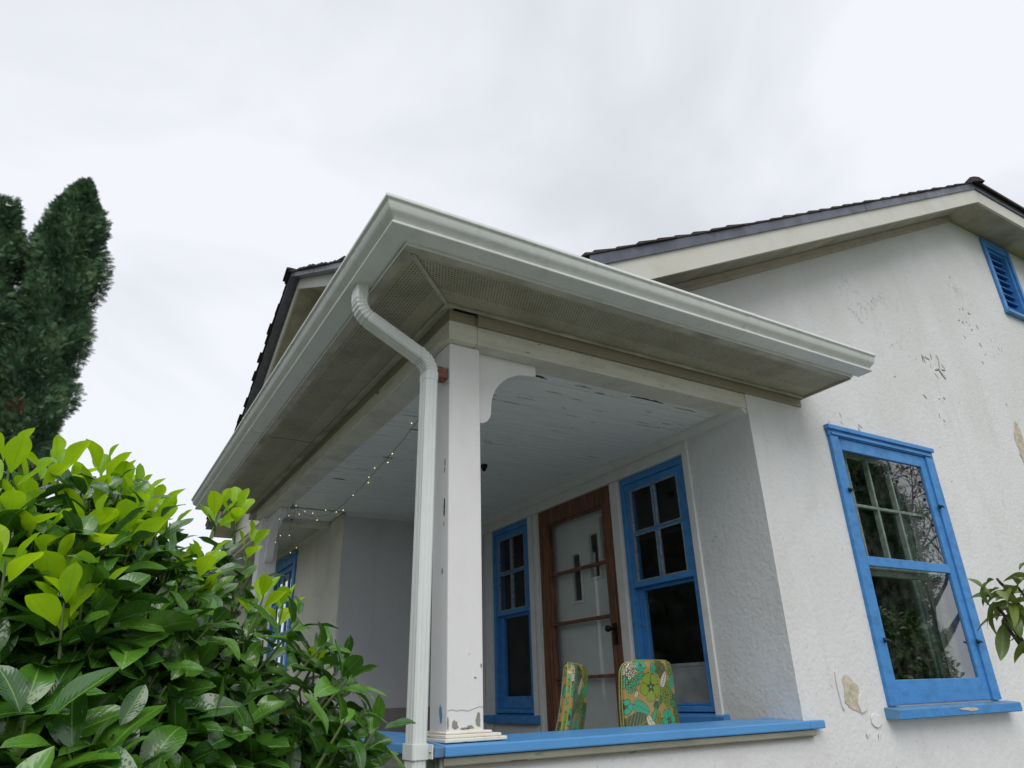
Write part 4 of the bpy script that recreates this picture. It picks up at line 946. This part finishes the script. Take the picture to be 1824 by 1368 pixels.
HY = [[-0.01, 1.9, 0.49, .09], [0.029, 1.95, 0.48, .085], [-0.06, 1.849, 0.41, .085], [-0.125, 1.695, 0.39, .085], [-0.162, 1.592, 0.40, .095], [0.114, 1.897, 0.41, .09], [0.153, 1.944, 0.40, .075], [0.066, 1.749, 0.34, .085], [-0.05, 1.549, 0.20, .085], [-0.098, 1.597, 0.27, .08],
      [-0.12, 1.495, 0.20, .09], [0.262, 1.931, 0.43, .078], [0.31, 1.925, 0.43, .075], [0.217, 1.737, 0.26, .078], [0.359, 1.967, 0.36, .06], [0.443, 1.899, 0.19, .07], [0.382, 1.861, 0.21, .07], [0.519, 1.828, 0.07, .07], [0.003, 1.5, 0.16, .085], [-0.137, 1.594, 0.32, .08], [-.02, 1.46, .13, .08], [.06, 1.93, .44, .08], [-.09, 1.75, .45, .085]]
for x, y, z, s_ in HY:
    ax = unit([lr.uniform(-.15, .2), lr.uniform(-.25, .05), 1]); shoot((x, y, z), ax, lr.randint(5, 6), s_*1.05, .60, yng_items, stems, True, lr, .06)
    for k in range(2): shoot((x+lr.uniform(-.03, .03), y+.02, z-.10-k*.09), unit(ax+np.array([lr.uniform(-.4, .4), -.2, 0])), lr.randint(4, 6), .10, .47, mat_items, stems, False, lr, .09)
for x, y, z in ((.55, 1.747, -.02), (.545, 1.80, .04), (.54, 1.69, -.10), (.50, 1.67, 0), (.51, 1.62, -.12), (.54, 1.62, -.17), (.50, 1.80, .06), (.50, 1.62, .0), (.46, 1.70, .07), (.55, 1.55, -.1), (.47, 1.5, -.08), (.42, 1.75, .13)):
    shoot((x, y, z), unit([.45+lr.uniform(-.2, .2), -.3, .75]), 8, .118, .44, mat_items, stems, False, lr, .09)
# sparse lower growth to the ground
for k in range(90):
    x = lr.uniform(-.7, .72); y = lr.uniform(1.25, 2.3); shoot((x, y, lr.uniform(-1.35, -.5)), unit([lr.gauss(0, .6), -.6+lr.gauss(0, .5), .6]), 6, .11, .45, mat_items, stems, False, lr)
laurel = thing('laurel_shrub', (-.05, 1.85, GZ), 'big glossy cherry laurel with lime green young leaves in front of the porch', 'shrub')
P, Fc, uv, rd = leaf_arrays(mat_items); npmesh('leaves', P, Fc, 'laurel_leaf', laurel, uv, rd)
P, Fc, uv, rd = leaf_arrays(yng_items, obov=1.3, fold=.2, full=.7); yo = npmesh('young_leaves', P, Fc, 'young_leaf', laurel, uv, rd)
mb = MB()
for p0, p1, p2, rad in stems: mb.tube([p0, p1, p2], [rad*1.1, rad, rad*.6], 5, cap=False)
part('twigs', mb, 'green_stem', laurel)
mb = MB()
for k in range(26):
    x = lr.uniform(-.5, .55); y = lr.uniform(1.45, 2.05); zt = crown_z(x, y)-.12
    b0 = (-.05+lr.gauss(0, .15), 1.85+lr.gauss(0, .12), GZ-.02); mid = ((b0[0]+x)/2+lr.gauss(0, .06), (b0[1]+y)/2, (GZ+zt)/2)
    mb.tube(smooth([b0, mid, (x, y, zt)], 5), [.018-.0012*i for i in range(11)], 7)
part('branches', mb, 'bark', laurel)
# ---- shrub at the right edge
sr = random.Random(5); it = []; st2 = []
rs = thing('garden_shrub', (2.16, .75, GZ), 'small drooping leafed shrub reaching in at the right edge before the wall', 'shrub')
tips = [((1.80, .85, .21), (-.1, .1, .5)), ((1.795, .87, .16), (-.8, .25, -.1)), ((1.80, .865, .12), (-.4, .1, -.2)), ((1.84, .83, .19), (.3, 0, .5)), ((1.85, .82, .06), (-.3, .1, .1)), ((1.92, .80, .25), (0, 0, 1)), ((1.98, .8, .12), (.2, 0, .6)), ((2.05, .8, .28), (.1, 0, 1)), ((2.1, .7, .05), (.2, -.2, .6)), ((2.2, .85, .3), (.3, 0, 1)), ((2.3, .7, .15), (.5, 0, .6)), ((1.86, .80, .0), (-.3, .1, .1)), ((1.95, .76, -.1), (-.3, -.1, .2)), ((2.2, .6, -.15), (.2, -.4, .3)), ((2.05, .9, -.2), (0, .4, .2)), ((2.35, .8, -.2), (.5, 0, .2))]
for p, d in tips:
    d = unit(d); a = unit(np.cross(d, (.2, .9, .3))); b = np.cross(d, a); ph = sr.uniform(0, 6)
    for k in range(7):
        ph += 2.4; ra = a*math.cos(ph)+b*math.sin(ph); dd = unit(ra*.9+d*.3+np.array([0, 0, -.25])); nn_ = np.array([0, 0, 1])-dd*dd[2]
        it.append([*(np.array(p)+ra*.008-d*.01*k), *dd, *(nn_+np.array([sr.uniform(-.5, .5), sr.uniform(-.5, .5), 0])), sr.uniform(.06, .088), sr.uniform(.024, .032), sr.uniform(.6, 1.7), sr.random()])
    st2.append(p)
P, Fc, uv, rd = leaf_arrays(it, obov=.9, fold=.25, full=.85); npmesh('leaves', P, Fc, 'shrub_leaf', rs, uv, rd)
mb = MB()
for p in st2: mb.tube(smooth([(2.16, .75, GZ), (2.14+(p[0]-2.16)*.3, .75+(p[1]-.75)*.3, -.6+.2*sr.random()), (2.1+(p[0]-2.1)*.65, p[1], p[2]-.13), p], 5), [.012-.0006*i for i in range(16)], 6)
part('stems', mb, 'bark', rs)
# ================================================================== conifers
def conifer(x, y, h, rad, label, group, seed, n=16000, name='conifer_tree', prof=None, spray=.19, cat='tree', lean=(0, 0)):
    g_ = np.random.default_rng(seed); t = thing(name, (x, y, GZ), label, cat, group)
    if prof is None: prof = [(0, .55), (.1, .8), (.3, .98), (.5, 1.0), (.68, .97), (.80, .80), (.9, .52), (.96, .28), (1, .03)]
    ph = np.array([p[0] for p in prof]); pr_ = np.array([p[1] for p in prof])
    k = g_.uniform(0, 6.28, (6, 2))
    def R(a, f):
        base = np.interp(f, ph, pr_)*rad
        lump = 1+.09*np.sin(3*a+k[0, 0]+f*9)+.13*np.sin(5*a+k[1, 0]+f*34)+.12*np.sin(2*a-f*53+k[2, 0])+.06*np.sin(9*a+f*41)+.04*np.sin(7*a-f*60+k[3, 0])
        return base*lump
    # opaque core added to block the sky between sprays, in the darkest green
    na, nz = 40, 60; A, Fz = np.meshgrid(np.linspace(0, 2*np.pi, na, endpoint=False), np.linspace(.02, .985, nz)); rr = R(A, Fz)*.86*(1+g_.uniform(-.03, .03, A.shape))
    lx = lambda f: x+lean[0]*f; ly = lambda f: y+lean[1]*f
    V = np.stack([lx(Fz)+rr*np.cos(A), ly(Fz)+rr*np.sin(A), GZ+.3+Fz*(h-.3)], -1).reshape(-1, 3)
    idx = np.arange(na*nz).reshape(nz, na); q = np.stack([idx[:-1], np.roll(idx, -1, 1)[:-1], np.roll(idx, -1, 1)[1:], idx[1:]], -1).reshape(-1, 4)
    # sprays: little fans of flat scaly twigs
    f = g_.uniform(0.0, 1.0, n)**.92; a = g_.uniform(0, 2*np.pi, n); vis = g_.random(n)
    r_ = R(a, f)*g_.uniform(.80, 1.06, n); c = np.stack([lx(f)+r_*np.cos(a), ly(f)+r_*np.sin(a), GZ+.3+f*(h-.3)], -1)
    outw = np.stack([np.cos(a), np.sin(a), np.zeros(n)], -1); tw = g_.normal(0, .5, (n, 3)); d = outw*.55+np.array([0, 0, 1.0])*g_.uniform(-.2, 1.0, (n, 1))+tw*.6
    d /= np.linalg.norm(d, axis=1, keepdims=True); s = np.cross(d, outw+g_.normal(0, .7, (n, 3))); s /= np.linalg.norm(s, axis=1, keepdims=True)
    # template fan in (u along, v across): 7 narrow quads
    quads = []
    for (b0, an, L_, w0) in ((0, 0, 1, .10), (.15, .75, .55, .09), (.15, -.75, .55, .09), (.38, .65, .45, .08), (.38, -.65, .45, .08), (.6, .55, .33, .07), (.6, -.55, .33, .07)):
        cu_, su_ = math.cos(an), math.sin(an); px, py = b0, 0
        quads.append([(px-su_*w0/2, py+cu_*w0/2), (px+su_*w0/2, py-cu_*w0/2), (px+cu_*L_+su_*w0*.3, py+su_*L_-cu_*w0*.3), (px+cu_*L_-su_*w0*.3, py+su_*L_+cu_*w0*.3)])
    Tq = np.array(quads).reshape(-1, 2); nq = len(quads); sz = spray*g_.uniform(.6, 1.25, n)
    nrm = np.cross(d, s)
    Vs = c[:, None]+d[:, None]*(Tq[None, :, 0]*sz[:, None])[..., None]+s[:, None]*(Tq[None, :, 1]*sz[:, None])[..., None]-nrm[:, None]*((Tq[None, :, 0]**2*.25+np.abs(Tq[None, :, 1])*.2)*sz[:, None])[..., None]
    Fq = (np.arange(nq*4).reshape(nq, 4)[None]+(np.arange(n)*nq*4)[:, None, None]).reshape(-1, 4)+len(V)
    clump = .5+.25*np.sin(a*4+f*30)+.25*np.sin(f*55-a*3); rnd = np.clip(clump*.55+g_.uniform(0, .35, n), 0, .9)
    # a few dead reddish tufts
    for _ in range(9):
        fa, aa = g_.uniform(.1, .75), g_.uniform(0, 6.28); rnd[(np.abs(f-fa)*h < .12) & (np.abs((a-aa+3.14) % 6.28-3.14)*rad < .12) & (g_.random(n) < .7)] = 1.0
    npmesh('crown', np.concatenate([V, Vs.reshape(-1, 3)]), np.concatenate([q, Fq]), 'conifer', t, None, np.concatenate([np.full(len(V), .02), np.repeat(rnd, nq*4)]), smooth=False)
    mb = MB(); mb.tube([(x, y, GZ-.1), (x, y, GZ+.8), (lx(.6), ly(.6), GZ+h*.6)], [rad*.16, rad*.12, rad*.05], 10); part('trunk', mb, 'bark', t); return t
CG = 'tall columnar conifers behind the laurel'
conifer(-1.55, 14.95, 12.0, .645, 'tall dark columnar conifer with a pointed top, right one behind the laurel', CG, 3, 34000, spray=.135, prof=[(0, .8), (.3, .90), (.6, .93), (.80, .92), (.88, .80), (.93, .58), (.97, .28), (1, .03)])
conifer(-3.05, 15.1, 10.95, .86, 'tall dark columnar conifer cut by the left photo edge', CG, 8, 34000, spray=.135, prof=[(0, .8), (.1, .9), (.3, 1.0), (.6, 1.05), (.78, 1.0), (.90, .86), (.97, .72), (1, .5)])
# ================================================================== trees and shrubs across the garden (reflected in the glass)
def bare_tree(x, y, h, label, seed, spread=.6, leafy=1500):
    r = random.Random(seed); t = thing('bare_tree', (x, y, GZ), label, 'tree'); segs = []
    def grow(p, d, L_, rad, lev):
        pts = [p]; q = Vector(p); dd = Vector(d)
        for i in range(3):
            dd = (dd+Vector((r.gauss(0, .12), r.gauss(0, .12), r.gauss(.05, .08)))).normalized(); q = q+dd*L_/3; pts.append(q.copy())
        segs.append((pts, [rad, rad*.85, rad*.7, rad*.55], lev))
        if lev < 5:
            for k in range(4 if lev < 4 else 5):
                f = r.uniform(.4, 1); bp = pts[1+min(2, int(f*2.9))]; a = Vector((r.gauss(0, 1), r.gauss(0, 1), r.gauss(.25, .6))).normalized()
                grow(bp, (dd*.7+a*spread*1.3).normalized(), L_*r.uniform(.58, .78), rad*.52, lev+1)
    grow(Vector((x, y, GZ)), Vector((0, 0, 1)), h*.36, h*.011, 0)
    mb = MB(); mt = MB()
    for pts, rs_, lev in segs: (mt if lev == 0 else mb).tube(pts, [max(q, .006) for q in rs_], 8 if lev < 2 else 3, cap=False)
    part('trunk', mt, 'bark', t); part('crown', mb, 'bark', t)
    ends = [s_[0][-1] for s_ in segs if s_[2] >= 4]; it = []
    for k in range(leafy):
        e = r.choice(ends); it.append([e.x+r.gauss(0, .12), e.y+r.gauss(0, .12), e.z+r.gauss(0, .12), r.gauss(0, 1), r.gauss(0, 1), r.gauss(0, 1), 0.1, .2, 1, .12, .07, .3, r.random()])
    P, Fc, uv, rd = leaf_arrays(it, 4, 2); npmesh('foliage', P, Fc, 'brown_foliage', t, uv, rd)
bare_tree(17.0, -5.2, 9.0, 'bare branched tree with a few brown leaves, reflected in the gable window', 4)
conifer(14.3, -4.6, 7.0, 1.0, 'bushy evergreen reflected in the left part of the gable window', None, 21, 5000, name='evergreen_tree', spray=.3)
def bush(x, y, rx, ry, h, label, seed, n=2600, L0=.13):
    r = random.Random(seed); t = thing('evergreen_bush', (x, y, GZ), label, 'bush', 'evergreen bushes across the garden'); it = []
    for k in range(n):
        a = r.uniform(0, 6.28); z = r.random(); q = math.sqrt(max(.02, 1-max(0, z-.25)**2*1.7))*r.uniform(.75, 1.05)*(1+.12*math.sin(a*3+z*4)); p = (x+rx*q*math.cos(a)*(1 if z < .93 else r.random()), y+ry*q*math.sin(a)*(1 if z < .93 else r.random()), GZ+.1+h*z)
        it.append([*p, math.cos(a)+r.gauss(0, .6), math.sin(a)+r.gauss(0, .6), r.gauss(.1, .6), r.gauss(0, .4), r.gauss(0, .4), 1, L0*r.uniform(.7, 1.3), L0*.42, r.uniform(.2, .9), r.random()])
    P, Fc, uv, rd = leaf_arrays(it, 5, 2); npmesh('leaves', P, Fc, 'laurel_leaf', t, uv, rd)
    mb = MB()
    for k in range(7): a = k*.9; mb.tube([(x, y, GZ), (x+rx*.4*math.cos(a), y+ry*.4*math.sin(a), GZ+h*.5), (x+rx*.6*math.cos(a), y+ry*.6*math.sin(a), GZ+h*.8)], [.05, .03, .012], 6)
    part('stems', mb, 'bark', t)
for i, (x, y, rx, ry, h, lb) in enumerate(((9.6, -1.6, 1.3, 1.0, 2.5, 'rounded evergreen bush by the wall end, reflected low in the gable window'), (12.2, -3.2, 1.5, 1.2, 2.7, 'larger evergreen bush beyond the rounded one'))):
    bush(x, y, rx, ry, h, lb, 40+i)
for i, (x, y, h, rad, lb) in enumerate(((-5.6, 5.0, 4.4, 1.2, 'rounded evergreen far left of the porch, level with the door'), (-7.0, 8.2, 5.4, 1.5, 'wide evergreen far left of the porch, behind the rounded one'), (-6.6, 1.6, 4.6, 1.4, 'evergreen left of where the laurel stands'), (-4.1, 10.4, 6.4, 1.2, 'evergreen nearest the two columnar conifers'), (-7.4, 12.6, 7.6, 1.7, 'tallest evergreen, behind the others on the left'))):
    conifer(x, y, h, rad, lb, 'evergreens along the left boundary', 50+i, 5000, name='evergreen_tree', spray=.3, prof=[(0, .8), (.3, 1.0), (.6, .95), (.8, .75), (.92, .45), (1, .08)])
